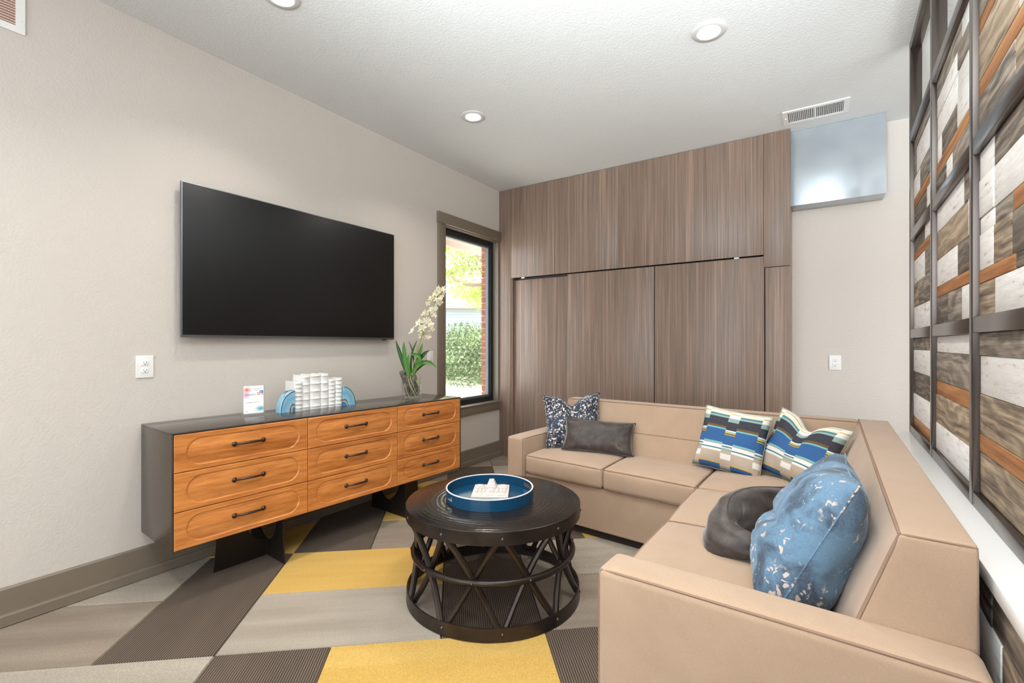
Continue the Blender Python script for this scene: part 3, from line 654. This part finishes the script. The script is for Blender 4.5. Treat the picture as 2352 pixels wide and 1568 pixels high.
# ------------------------------------------------------------------ outlets, switch, vents, lights, duct box
def outlet(name, lab, loc, rz, dec=False):
    o = thing(name, lab, 'outlet' if name == 'wall_outlet' else 'switch', loc, rz, 'white wall outlets' if name == 'wall_outlet' else None)
    MB().hexa(box8(0, .006, -.0415, .0415, -.062, .062), .002, 1, seg=2).build('cover_plate', 'white_plastic', o)
    if dec: MB().hexa(box8(.005, .009, -.017, .017, -.034, .034), .001, 1, seg=1).build('rocker', 'ceramic', o); return
    for s_ in (-1, 1):
        q = MB().hexa(box8(.005, .0085, -.017, .017, s_ * .021 - .0145, s_ * .021 + .0145), .0015, 1, seg=1).build('socket', 'ceramic', o)
        for y in (-.0065, .0065): MB().box(.0085, .0088, y - .0011, y + .0011, s_ * .021 - .001, s_ * .021 + .008).build('slot', 'slot_dark', q, smooth=0)
        MB().lathe([(0, .0003), (.003, .0003), (.003, 0)], 10, (.0085, 0, s_ * .021 - .007), 'x').build('ground_hole', 'slot_dark', q)
    MB().lathe([(0, .0008), (.002, .0004), (.0028, 0)], 10, (.0062, 0, 0), 'x').build('screw', 'ceramic', o)
outlet('wall_outlet', 'white duplex outlet on the left wall between television and dresser', (XL + .0005, 1.0715, 1.176), 0)
outlet('wall_outlet', 'white duplex outlet on the beige back wall beside the wood panels', (.1025, YB - .0005, 1.146), R(-90))
outlet('light_switch', 'white wall switch half hidden behind the orchid beside the window', (XL + .0005, 3.372, 1.175), 0, True)

# return air grille, upper left of the left wall
gr = thing('return_air_grille', 'white return air grille with slanted louvres high on the left wall', 'vent', (XL + .0005, .30, 2.765))
GY, GH = .298, .285
ring(0, .008, -GY, GY, 0, GH, .032).build('frame', 'white_plastic', gr, smooth=0)
MB().box(.0005, .002, -GY + .03, GY - .03, .03, GH - .03).build('backing', 'grille_dark', gr, smooth=0)
for k in range(18):
    z = .036 + k * (GH - .07) / 17
    MB().add([(.002, -GY + .032, z + .006), (.0085, -GY + .032, z), (.0085, GY - .032, z), (.002, GY - .032, z + .006), (.002, -GY + .032, z + .0075), (.0085, -GY + .032, z + .0015), (.0085, GY - .032, z + .0015), (.002, GY - .032, z + .0075)],
             [(0, 1, 2, 3), (7, 6, 5, 4), (0, 4, 5, 1), (1, 5, 6, 2), (2, 6, 7, 3), (3, 7, 4, 0)]).build('louvre', 'white_plastic', gr, smooth=0)
MB().lathe([(0, .002), (.004, .001), (.005, 0)], 10, (.008, GY - .012, .06), 'x').build('screw', 'ceramic', gr)

# ceiling register
cv = thing('ceiling_register', 'white slotted air register in the ceiling by the steel box', 'vent', (-.035, 4.325, ZC - .0005))
VX, VY = .215, .125
m = MB(); m.box(-VX, VX, -VY, -VY + .03, -.008, 0); m.box(-VX, VX, VY - .03, VY, -.008, 0); m.box(-VX, -VX + .035, -VY + .03, VY - .03, -.008, 0); m.box(VX - .035, VX, -VY + .03, VY - .03, -.008, 0); m.box(-.006, .006, -VY + .03, VY - .03, -.008, 0)
m.build('frame', 'white_plastic', cv, smooth=0)
MB().box(-VX + .03, VX - .03, -VY + .028, VY - .028, -.0015, -.0005).build('damper', 'duct_dark', cv, smooth=0)
for half in (0, 1):
    for k in range(14):
        x = (-VX + .042 + k * .0122) if half == 0 else (.012 + k * .0122)
        MB().add([(x, -VY + .03, -.008), (x + .005, -VY + .03, -.0015), (x + .005, VY - .03, -.0015), (x, VY - .03, -.008), (x + .0015, -VY + .03, -.008), (x + .0065, -VY + .03, -.0015), (x + .0065, VY - .03, -.0015), (x + .0015, VY - .03, -.008)],
                 [(0, 1, 2, 3), (7, 6, 5, 4), (0, 4, 5, 1), (1, 5, 6, 2), (2, 6, 7, 3), (3, 7, 4, 0)]).build('slat', 'white_plastic', cv, smooth=0)
MB().box(-VX + .014, -VX + .022, -.012, .012, -.016, -.008).build('lever', 'white_plastic', cv, smooth=0)

db = thing('duct_box', 'grey sheet steel box fixed under the ceiling in the back corner', 'metal box', (.1045, YB - .001, 2.474))
BX = .316
MB().hexa(box8(-BX, BX, -.218, 0, 0, ZC - 2.474 - .002), .002, 1, seg=1).build('body', 'sheet_steel', db)
MB().hexa(box8(-BX - .003, BX + .003, -.2215, -.218, -.003, ZC - 2.474 - .002), .0008, 1, seg=1).build('front_cover', 'sheet_steel', db)
for x in (-BX + .012, BX - .012):
    for z in (.02, .56): MB().lathe([(0, .004), (.004, .003), (.006, 0)], 10, (x, -.2215, z), 'y').build('screw', 'slot_dark', db, rot=None)

def downlight(x, y, lab):
    o = thing('recessed_light', lab, 'ceiling light', (x, y, ZC - .0005), 0, 'recessed ceiling lights')
    MB().lathe([(.094, 0), (.094, -.004), (.088, -.009), (.066, -.010), (.058, -.004), (.058, 0)], 40).build('trim_ring', 'trim_white', o)
    MB().lathe([(0, -.0035), (.0578, -.0035), (.0578, 0)], 40).build('lens', 'lens_glow', o)
    l = bpy.data.lights.new('bulb', 'AREA'); l.shape = 'DISK'; l.size = .11; l.energy = 7.5; l.color = (1, .93, .85); l.spread = R(120)
    lo = bpy.data.objects.new('bulb', l); COL.objects.link(lo); lo.parent = o; lo.location = (0, 0, -.014)
downlight(-2.292, 2.932, 'round recessed ceiling light nearest the window wall corner')
downlight(-.537, 2.877, 'round recessed ceiling light nearest the plank screen')
downlight(-2.33, 1.375, 'round recessed ceiling light cut by the top edge of the picture')
downlight(-.537, 1.33, 'added unseen recessed ceiling light above the near sofa arm')  # added out of frame to brighten the near sofa, continuing the grid
downlight(-2.33, -.25, 'added unseen recessed ceiling light behind the camera by the left wall'); downlight(-.537, -.25, 'added unseen recessed ceiling light above the camera')  # two more unseen lights added for fill

# ------------------------------------------------------------------ coffee table
TX, TY = -1.452, 2.033
ct = thing('coffee_table', 'round black hammered metal drum coffee table with criss-cross rods', 'coffee table', (TX, TY, 0))
TZ, TR = .486, .456
MB().lathe([(0, TZ), (.15, TZ), (.3, TZ), (TR - .006, TZ), (TR - .001, TZ - .003)], 72).build('table_top', 'hammered_top', ct)
MB().lathe([(TR - .004, TZ - .001), (TR, TZ - .003), (TR, TZ - .062), (TR - .008, TZ - .062), (TR - .008, TZ - .004)], 72).build('rim_band', 'forged_metal', ct)
MB().lathe([(0, TZ - .012), (TR - .009, TZ - .012)], 48).build('underside', 'blackened_steel', ct)
MB().lathe([(.448, .002), (.4535, .004), (.4505, .062), (.4425, .062), (.4425, .002), (.448, .002)], 72).build('base_ring', 'forged_metal', ct)
NB = 10; a0 = math.atan2(-TY, -TX) + R(5)
rt_, rb = .425, .437; zt, zb = TZ - .05, .045
for k in range(NB):
    for sg_ in (-1, 1):
        A = a0 + 2 * pi * k / NB; B_ = A + sg_ * 2 * pi / NB; dr = .010 * sg_
        p0 = Vector((rt_ * math.cos(A + sg_ * .03), rt_ * math.sin(A + sg_ * .03), zt)); p1 = Vector((rb * math.cos(B_ - sg_ * .03), rb * math.sin(B_ - sg_ * .03), zb))
        path = []
        for i in range(7):
            s_ = i / 6; p = p0.lerp(p1, s_); rad = math.hypot(p.x, p.y); tgt = .392 + .04 * (2 * s_ - 1) ** 2 + dr * .6; p.x *= tgt / rad; p.y *= tgt / rad; path.append(p)
        MB().tube(path, .0155, 8).build('rod', 'forged_metal', ct)
mr = []
MB().tube([(.415 * math.cos(2 * pi * k / 72), .415 * math.sin(2 * pi * k / 72), .241) for k in range(72)], .0155, 10, closed=True).build('waist_ring', 'forged_metal', ct)
rv = None
def rivet(a, r_, z, sc=1.):
    global rv
    if rv is None: rv = MB().lathe([(0, .006), (.004, .0052), (.007, .003), (.008, 0)], 10, (0, 0, 0), 'x').build('rivet', 'rivet_metal', ct); o = rv
    else: o = rv.copy(); COL.objects.link(o)
    o.location = (r_ * math.cos(a), r_ * math.sin(a), z); o.rotation_euler = (0, 0, a); o.scale = (sc,) * 3
for k in range(NB):
    A = a0 + 2 * pi * k / NB; rivet(A, TR - .001, TZ - .034); rivet(A, .451, .034); rivet(A + pi / NB, .430, .243, .8)

# ---- tray
ty = thing('round_tray', 'round navy blue lacquer tray with white rim on the coffee table', 'tray', (-1.478, 2.035, TZ + .0008), R(YAW))
mb = MB(); n = 96; Ro, Ri = .2320, .2255; zs = [0, .020, .041, .056]
def tp(r_, i, z): a = 2 * pi * i / n; return (r_ * math.cos(a), r_ * math.sin(a), z)
slot = lambda i: (abs((i % n) - 5) <= 4 or abs((i % n) - 53) <= 4)
vid = {}
def tv_(r_, i, z):
    k = (r_, i % n, z)
    if k not in vid: vid[k] = len(mb.v); mb.v.append(tp(r_, i, z))
    return vid[k]
for i in range(n):
    for k in range(3):
        if k == 1 and slot(i):
            mb.f += [(tv_(Ro, i, zs[1]), tv_(Ro, i + 1, zs[1]), tv_(Ri, i + 1, zs[1]), tv_(Ri, i, zs[1])), (tv_(Ri, i, zs[2]), tv_(Ri, i + 1, zs[2]), tv_(Ro, i + 1, zs[2]), tv_(Ro, i, zs[2]))]
            if not slot(i - 1): mb.f.append((tv_(Ro, i, zs[1]), tv_(Ri, i, zs[1]), tv_(Ri, i, zs[2]), tv_(Ro, i, zs[2])))
            if not slot(i + 1): mb.f.append((tv_(Ri, i + 1, zs[1]), tv_(Ro, i + 1, zs[1]), tv_(Ro, i + 1, zs[2]), tv_(Ri, i + 1, zs[2])))
            continue
        a, b = zs[k], zs[k + 1]
        mb.f += [(tv_(Ro, i, a), tv_(Ro, i + 1, a), tv_(Ro, i + 1, b), tv_(Ro, i, b)), (tv_(Ri, i + 1, a), tv_(Ri, i, a), tv_(Ri, i, b), tv_(Ri, i + 1, b))]
mb.build('wall', 'tray_navy', ty)
MB().lathe([(0, .009), (Ri, .009), (Ri, 0), (0, 0)], 64).build('bottom', 'tray_navy', ty)
MB().lathe([(Ri - .0005, .056), (Ri - .0005, .0585), (Ri + .003, .0605), (Ro + .0005, .0585), (Ro + .0005, .056)], 96).build('rim', 'tray_rim', ty)
# ---- carved white block
bk = thing('carved_block', 'white carved stone block with stepped relief lying in the blue tray', 'ornament', (-1.478, 2.045, TZ + .0108), R(31.5))
MB().hexa(box8(-.096, .096, -.108, .108, 0, .022), .002, 1, seg=1).build('slab', 'marble_white', bk)
def rel(x, y, sx, sy, h, z=.022): MB().hexa(box8(x - sx / 2, x + sx / 2, y - sy / 2, y + sy / 2, z, z + h), .002, 1, seg=1).build('relief', 'marble_white', bk)
for x in (-.062, .062):
    rel(x, .052, .046, .044, .008); rel(x, .052, .03, .028, .006, .03)
rel(0, .058, .05, .066, .014); rel(0, .062, .038, .05, .014, .036); rel(0, .066, .028, .034, .012, .05)
for x in (-.075, -.055, -.035, .035, .055, .075): rel(x, -.012, .012, .05, .008)
rel(0, -.01, .036, .05, .007); rel(0, -.012, .02, .03, .005, .029)
for x in (-.06, 0, .06): rel(x, -.07, .04, .03, .004)

# ------------------------------------------------------------------ sectional sofa
sf = thing('sectional_sofa', 'tan upholstered L-shaped sectional sofa with welted cushions and two arms', 'sofa')
FAB, WLT = 'sofa_fabric', 'sofa_welt_shaded'
def loop_pts(hx, face, k=10):
    """perimeter polyline of one face of a rounded box ('z+','z-','y-','x-')"""
    ax = 'xyz'.index(face[0]); sg_ = 1 if face[1] == '+' else -1; b, c = [i for i in range(3) if i != ax]
    ts = [-1 + 2 * i / k for i in range(k)]
    seq = [(t_, -1) for t_ in ts] + [(1, t_) for t_ in ts] + [(-t_, 1) for t_ in ts] + [(-1, -t_) for t_ in ts]
    out = []
    for p_, q_ in seq:
        v = [0, 0, 0]; v[ax] = sg_; v[b] = p_; v[c] = q_; out.append(hx.pt(*v))
    return out
def upholster(name, c8, r, n=6, crown=(0,) * 6, welts=('z+',), wr=.0045):
    o = MB().hexa(c8, r, n, crown, 4).build(name, FAB, sf, smooth=60)
    hx = Hexa(c8, r, crown)
    for w in welts: MB().tube(loop_pts(hx, w, 14), wr, 6, closed=True).build('welt', WLT, o, smooth=60)
    return o
z0, z1 = .345, .478
cb = (0.0, 0.0, .014, 0, 0, .028)
# bases
upholster('base', quad8([(-1.85, 3.008), (-.575, 2.876), (-.50, 3.50), (-1.80, 3.62)], .055, .338), .008, 2, welts=('z-',), wr=.004)
upholster('base', quad8([(-.575, 1.49), (.24, 1.48), (.29, 3.48), (-.56, 3.47)], .055, .338), .008, 2, welts=('z-',), wr=.004)
MB().add(*(lambda q: (quad8(q, .004, .056), [(0, 3, 2, 1), (4, 5, 6, 7), (0, 1, 5, 4), (1, 2, 6, 5), (2, 3, 7, 6), (3, 0, 4, 7)]))([(-1.95, 3.03), (-.5, 2.9), (-.5, 3.55), (-1.9, 3.66)])).build('plinth', 'sofa_dark', sf, smooth=0)
MB().add(*(lambda q: (quad8(q, .004, .056), [(0, 3, 2, 1), (4, 5, 6, 7), (0, 1, 5, 4), (1, 2, 6, 5), (2, 3, 7, 6), (3, 0, 4, 7)]))([(-.53, 1.40), (.22, 1.40), (.27, 3.45), (-.52, 3.45)])).build('plinth', 'sofa_dark', sf, smooth=0)
# seat cushions
W2_ = ('z+', 'z-')
upholster('seat_cushion', quad8([(-1.845, 2.985), (-1.207, 2.917), (-1.19, 3.43), (-1.82, 3.49)], z0, z1), .022, 8, cb, W2_)
upholster('seat_cushion', quad8([(-1.203, 2.917), (-.602, 2.850), (-.58, 3.37), (-1.186, 3.43)], z0, z1), .022, 8, cb, W2_)
upholster('seat_cushion', quad8([(-.598, 2.850), (.03, 2.86), (.06, 3.33), (-.576, 3.37)], z0, z1), .022, 8, cb, W2_)
cr = (.014, 0, 0, 0, 0, .032)
upholster('seat_cushion', quad8([(-.604, 2.246), (.02, 2.25), (.03, 2.855), (-.600, 2.843)], z0, z1), .024, 8, cr, W2_)
upholster('seat_cushion', quad8([(-.612, 1.50), (.01, 1.48), (.02, 2.246), (-.604, 2.242)], z0, z1), .024, 8, cr, W2_)
# backs: back run in two sections, right run in one
def back_y(x0, x1, name='backrest'):
    f = lambda x: 3.575 - (x + 1.8) * .0845
    c = [(x0, f(x0) - .14, .40), (x1, f(x1) - .14, .40), (x1, f(x1) + .14, .055), (x0, f(x0) + .14, .055), (x0, f(x0), .85), (x1, f(x1), .85), (x1, f(x1) + .128, .85), (x0, f(x0) + .128, .85)]
    o = upholster(name, c, .022, 10, (0, 0, .02, 0, 0, 0), ())
    hx = Hexa(c, .022, (0, 0, .02, 0, 0, 0)); MB().tube([hx.pt(-1, -1, t_ / 5 - 1) for t_ in range(0, 10)] + [hx.pt(-1 + 2 * k / 20, -1, 1) for k in range(21)] + [hx.pt(1, -1, 1 - t_ / 5) for t_ in range(1, 10)], .0045, 6).build('welt', WLT, o, smooth=60)
    return o, hx
bo, hx1 = back_y(-1.79, -.62); b2, hx2 = back_y(-.612, .19)
for o, hx, xs in ((bo, hx1, (-.62, -.2, .22, .64)), (b2, hx2, (-.35, .3))):
    MB().tube([hx.pt(-.985 + 1.97 * k / 16, -1, .02) for k in range(17)], .003, 6).build('seam', 'sofa_welt_shaded', o, smooth=60)
    for x in xs:
        p = hx.pt(x, -1, .02); MB().lathe([(0, .006), (.008, .005), (.013, 0), (.012, -.006)], 12, (0, 0, 0), 'y').build('button', FAB, o, loc=(p.x, p.y + .001, p.z), rot=(0, 0, pi))
g0, g1 = 1.446, 3.545
fr = lambda y: .158 + (y - 1.5) * .016
c = [(fr(g0) - .16, g0, .40), (fr(g0) + .145, g0, .055), (fr(g1) + .15, g1, .055), (fr(g1) - .16, g1, .40), (fr(g0), g0, .85), (fr(g0) + .14, g0, .85), (fr(g1) + .145, g1, .85), (fr(g1), g1, .85)]
rb_ = upholster('backrest', c, .016, 10, (.018, 0, 0, 0, 0, 0), ())
hx3 = Hexa(c, .016, (.018, 0, 0, 0, 0, 0))
MB().tube([hx3.pt(-1, -1, k / 6 - 1) for k in range(0, 12)] + [hx3.pt(-1, -1 + 2 * k / 24, 1) for k in range(25)], .0048, 6).build('welt', WLT, rb_, smooth=60)
MB().tube([hx3.pt(-1 + 2 * k / 10, -1, 1) for k in range(0, 11)], .003, 6).build('seam', WLT, rb_, smooth=60)
# arms
c = [(-.578, 1.352, .055), (.300, 1.318, .055), (.302, 1.456, .055), (-.570, 1.500, .055), (-.578, 1.352, .617), (.300, 1.318, .617), (.302, 1.456, .617), (-.570, 1.500, .617)]
arm = upholster('armrest', c, .026, 6, (0, 0, 0, 0, 0, .006), ('y-',), .004)
c = [(-2.005, 2.985, .055), (-1.850, 2.962, .055), (-1.800, 3.56, .055), (-1.955, 3.58, .055), (-2.005, 2.985, .602), (-1.850, 2.962, .602), (-1.800, 3.56, .602), (-1.955, 3.58, .602)]
arm2 = upholster('armrest', c, .02, 6, (0, 0, 0, 0, 0, .004), ('x+',), .004)

# ------------------------------------------------------------------ throw pillows
def pillow(name, lab, w, h, th, mat, loc, ax_u, ax_v, pinch=.09, chop=0., seed=0, fold=0., wrk=.006, bend=None, grp='throw pillows on the sofa', n=26):
    """loc = middle of bottom edge; ax_u along width, ax_v up; normal = u x v"""
    u = Vector(ax_u).normalized(); v = Vector(ax_v); v = (v - u * v.dot(u)).normalized(); nn = u.cross(v)
    g = random.Random(seed); ph = [g.uniform(0, 6.28) for _ in range(8)]
    mb = MB(); ids = {}; uv = []
    def vtx(i, j, side):
        edge = i in (0, n) or j in (0, n); k = (i, j, 0 if edge else side)
        if k in ids: return ids[k]
        s_, t_ = -1 + 2 * i / n, -1 + 2 * j / n
        x = w / 2 * s_ * (1 - pinch * (1 - t_ * t_)); y = h / 2 * t_ * (1 - pinch * (1 - s_ * s_))
        y -= chop * math.exp(-(s_ / .3) ** 2) * ((t_ + 1) / 2) ** 2.2
        d = th / 2 * ((1 - s_ ** 4) * (1 - t_ ** 4)) ** .55 * (1 - .25 * (s_ * s_ + t_ * t_) / 2)
        d *= (1 - .5 * (chop > 0) * math.exp(-(s_ / .22) ** 2) * max(0, t_))
        d *= .93 + .12 * (1 - t_) / 2
        z = side * d + (wrk * (math.sin(5 * s_ + 3 * t_ + ph[0]) + math.sin(7 * t_ - 4 * s_ + ph[1]) * .7 + .5 * math.sin(13 * s_ + 9 * t_ + ph[2])) * (.3 + (s_ * s_ + t_ * t_) * .5) if not edge else 0)
        z += fold * (s_ ** 2)
        P = Vector((x, y + h / 2, z))
        if bend: P = bend(P, s_, t_)
        ids[k] = len(mb.v); mb.v.append(tuple(u * P.x + v * P.y + nn * P.z)); uv.append((i / n, j / n)); return ids[k]
    for side in (1, -1):
        for i in range(n):
            for j in range(n):
                q = (vtx(i, j, side), vtx(i + 1, j, side), vtx(i + 1, j + 1, side), vtx(i, j + 1, side)); mb.f.append(q if side > 0 else q[::-1])
    mb.uv = uv
    rim = [(i, 0) for i in range(n)] + [(n, j) for j in range(n)] + [(n - i, n) for i in range(n)] + [(0, n - j) for j in range(n)]
    edge = [mb.v[ids[(i, j, 0)]] for i, j in rim]
    o = mb.build('cover', mat, None, smooth=180)
    o.name = name; tag(o, lab, 'pillow', grp); o.location = loc
    MB().tube(edge, .0028, 5, closed=True).build('seam', mat, o, smooth=60)
    return o
def up_lean(nrm, lean):   # lean back by angle against its facing direction
    d = Vector(nrm).normalized(); return UZ * math.cos(lean) - d * math.sin(lean)
def standing(az, lean):   # az: facing direction in plan (deg)
    f = Vector((math.cos(R(az)), math.sin(R(az)), 0)); u = UZ.cross(f).normalized()   # u x v = f
    return u, up_lean(f, R(lean))
def rolled(az, lean, roll):
    u, v = standing(az, lean); n_ = u.cross(v); q = Matrix.Rotation(R(roll), 3, n_); return q @ u, q @ v
u, v = rolled(-58, 14, 3)
pillow('throw_pillow', 'dark blue velvet throw pillow with white speckles against the left sofa arm', .46, .425, .16, 'velvet_speckled', (-1.598, 3.328, .492), u, v, .11, .07, 1)
u, v = rolled(-72, 22, -3)
pillow('throw_pillow', 'dark brown fur lumbar pillow in front of the speckled blue pillow', .53, .25, .13, 'fur_dark', (-1.378, 3.238, .499), u, v, .08, .0, 2)
u, v = rolled(-100, 20, -6)
pillow('throw_pillow', 'blue and white striped woven pillow, left of the striped pair', .42, .41, .15, 'woven_stripes', (-.515, 3.245, .486), u, v, .06, .0, 3)
u, v = rolled(-128, 22, -9)
pillow('throw_pillow', 'blue and white striped woven pillow in the sofa corner', .48, .415, .15, 'woven_stripes', (-.172, 3.20, .488), u, v, .08, .07, 4)
def slump(P, s_, t_):
    z = P.z * (1.15 - .2 * t_)
    if z > 0: z -= min(z, .85 * z * max(0, 1 - s_ * s_ * 1.1) * (.20 * math.exp(-((t_ + .12 - .18 * s_) / .09) ** 2) + .18 * math.exp(-((t_ + .55 + .1 * s_) / .08) ** 2) + .10 * math.exp(-((t_ - .42 - .3 * s_) / .10) ** 2)))
    return Vector((P.x * (1 + .05 * (1 - t_)), P.y, z))
u, v = rolled(180, 27, 3)
pillow('throw_pillow', 'large steel blue velvet pillow leaning on the right backrest', .56, .48, .22, 'velvet_blue', (-.135, 1.83, .480), u, v, .07, .0, 5, wrk=.008, bend=slump, n=44)
CP = [Vector(p) for p in ((-.175, 1.90), (-.30, 1.925), (-.345, 2.0), (-.325, 2.12), (-.25, 2.25), (-.16, 2.35), (-.07, 2.43))]
def curl(P, s_, t_):
    q = (s_ + 1) / 2 * (len(CP) - 1.001); i = int(q); f = q - i
    a = CP[max(0, i - 1)]; b = CP[i]; c = CP[i + 1]; d = CP[min(len(CP) - 1, i + 2)]
    p = .5 * ((2 * b) + (c - a) * f + (2 * a - 5 * b + 4 * c - d) * f * f + (3 * b - a - 3 * c + d) * f ** 3)
    tg = (c - a) * (1 - f) + (d - b) * f; tg.normalize(); nm = Vector((-tg.y, tg.x))
    hgt = P.y * (.42 + .58 * min(1, (s_ + 1) / .75)) + .010 * math.sin(5 * s_ + 1)
    inward = -.05 * (t_ + 1) / 2 * (1 - .5 * abs(s_))
    p = p + nm * (P.z + inward)
    return Vector((p.x, hgt, -p.y))
pillow('throw_pillow', 'crumpled dark brown fur pillow tucked behind the big blue velvet pillow', .6, .20, .12, 'fur_dark', (0, 0, .497), (1, 0, 0), (0, 0, 1), .0, .0, 6, wrk=.010, bend=curl)

# ------------------------------------------------------------------ outside the window
sbox('ground', 'gravel', -40, XL - .2, -6, 40, -.25, -.12)
def leaves(n, blobs, size, seed):
    g = np.random.RandomState(seed); V_ = []; F_ = []
    w = np.array([b[3] * b[4] * b[5] for b in blobs]); w = w / w.sum(); idx = g.choice(len(blobs), n, p=w)
    for k in range(n):
        b = blobs[idx[k]]; d = g.normal(size=3); d /= np.linalg.norm(d); r_ = g.uniform(.35, 1) ** .5
        p = np.array(b[:3]) + d * r_ * np.array(b[3:6]); a = g.normal(size=3); a /= np.linalg.norm(a); c = np.cross(a, g.normal(size=3)); c /= np.linalg.norm(c)
        L_ = size * g.uniform(.7, 1.3); o = len(V_); V_ += [p - a * L_, p + c * L_ * .45, p + a * L_, p - c * L_ * .45]; F_.append((o, o + 1, o + 2, o + 3))
    return MB().add(V_, F_)
sh = thing('shrub', 'green leafy shrub seen low through the window', 'shrub', (-7.2, 9.0, -.12))
blb = [(0, 0, 1.45, .75, .75, .55), (-.3, -.3, 1.05, .7, .7, .5), (.35, .3, 1.0, .7, .7, .5), (0, 0, .7, .7, .7, .35)]
leaves(5200, blb, .055, 1).build('foliage', 'leaf_mid', sh, smooth=0)['kind'] = 'stuff'
mb = MB(); mb.tube([(0, 0, 0), (.03, .02, .6), (-.02, 0, 1.2), (.02, 0, 1.7)], [.05, .04, .03, .01], 7)
for k in range(6): a = k * 1.05; mb.tube([(.02, 0, .4 + .1 * k), (.3 * math.cos(a), .3 * math.sin(a), .8 + .12 * k), (.5 * math.cos(a), .5 * math.sin(a), 1.1 + .1 * k)], [.02, .014, .006], 5)
mb.build('stems', 'trunk', sh)
tr = thing('tree', 'tree with arching branches and pale green leaves filling the upper window', 'tree', (-8.6, 13.2, -.12))
mb = MB(); mb.tube([(2.2, -1.2, 0), (2.0, -1.6, 1.6), (1.7, -2.1, 2.5), (1.2, -2.5, 3.0)], [.2, .17, .13, .09], 8)
mb.tube([(1.7, -2.1, 2.5), (1.1, -2.57, 3.24), (.82, -2.76, 3.70), (.55, -2.93, 4.06), (.35, -3.07, 4.25), (.1, -3.23, 4.35), (-.5, -3.6, 4.5)], [.11, .085, .075, .065, .06, .05, .02], 8)
mb.tube([(1.2, -2.5, 2.88), (.9, -2.7, 3.09), (.55, -2.93, 3.06), (.32, -3.09, 3.12), (.15, -3.2, 3.24), (-.05, -3.33, 3.36), (-.31, -3.5, 3.45), (-.9, -3.9, 3.5)], [.09, .055, .05, .05, .045, .04, .035, .02], 7)
for p_ in ([(.55, -2.93, 4.06), (.62, -2.65, 3.85), (.72, -2.58, 3.6)], [(.15, -3.07, 3.9), (.09, -3.11, 3.71), (-.1, -3.25, 3.4)], [(.36, -2.94, 3.8), (.44, -2.89, 3.59), (.6, -2.8, 3.3)], [(.35, -3.07, 4.25), (.3, -3.2, 4.5), (.4, -3.4, 4.9)]): mb.tube(p_, [.025, .02, .008], 5)
mb.build('branches', 'trunk', tr)
fb = [(-.5, -1.0, 3.6, 1.6, 1.6, .8), (.6, .2, 4.6, 1.8, 1.8, .8), (-1.2, -1.8, 4.2, 1.4, 1.4, .8), (.2, -.8, 2.9, 1.4, 1.4, .5), (-1.0, -1.0, 5.0, 1.5, 1.5, .7), (1.0, -1.0, 3.6, 1.2, 1.2, .7)]
leaves(3000, fb, .10, 2).build('foliage', 'leaf_bright', tr, smooth=0)['kind'] = 'stuff'
leaves(2200, fb, .09, 4).build('young_foliage', 'leaf_yellow', tr, smooth=0)['kind'] = 'stuff'
hd = thing('hedge', 'far green hedge behind the shrub outside the window', 'hedge', (-11.0, 15.0, -.12))
leaves(4200, [(0, 0, 1.0, 2.6, 2.2, 1.0), (-1.5, -1.5, .9, 2, 2, .9), (1.5, 1.5, .9, 2, 2, .9)], .10, 3).build('foliage', 'leaf_bright', hd, smooth=0)['kind'] = 'stuff'
MB().tube([(0, 0, 0), (0, 0, 1.2)], [.06, .03], 6).build('stem', 'trunk', hd)
hs = thing('neighbour_house', 'grey sided house seen far behind the trees', 'building', (-14.5, 18.5, -.12), R(38))
for k in range(22): MB().box(-3.5, 3.5, -.02 - .012, .0, k * .145, k * .145 + .14).build('siding_board', 'siding', hs, smooth=0)
MB().box(-3.5, 3.5, 0, 3.0, 0, 3.2).build('wall', 'siding', hs, smooth=0)
wdw = MB().box(-.5, .5, -.06, -.03, 1.2, 2.3).build('window', 'soffit_white', hs, smooth=0); MB().box(-.43, .43, -.065, -.06, 1.27, 2.23).build('pane', 'black_frame', wdw, smooth=0)
MB().prism([(-3.8, 3.2), (3.8, 3.2), (0, 4.6)], 'y', -.4, 3.4).build('roof', 'soffit_tan', hs, smooth=0)
# brick pier beside the window and the eaves above it
bp = thing('brick_pier', 'narrow red brick pier outside the right edge of the window', 'pier', (XL - .145, 4.60, -.12))
MB().box(-.15, -.005, .01, .38, 0, 3.1).build('mortar_core', 'mortar', bp, smooth=0)
mb = MB()
for k in range(40):
    z = .004 + k * .077; o = .1 if k % 2 else 0
    for x0, x1 in ((-.158, -.09 + o * .4), (-.08 + o * .4, -.001)): mb.box(x0, x1, 0, .385, z, z + .067)
kb = mb.build('bricks', 'brick', bp, smooth=0); kb['kind'] = 'stuff'
ev = thing('roof_eaves', 'white boarded eaves outside above the window', 'eaves', (XL - .15, 3.0, 2.72))
for k in range(4): MB().box(-.2 - k * .2, -.012 - k * .2, -3, 3.5, .0 + k * .004, .02 + k * .004).build('soffit_board', 'soffit_white', ev, smooth=0)
MB().box(-.84, -.81, -3, 3.5, -.12, .12).build('fascia', 'soffit_tan', ev, smooth=0)
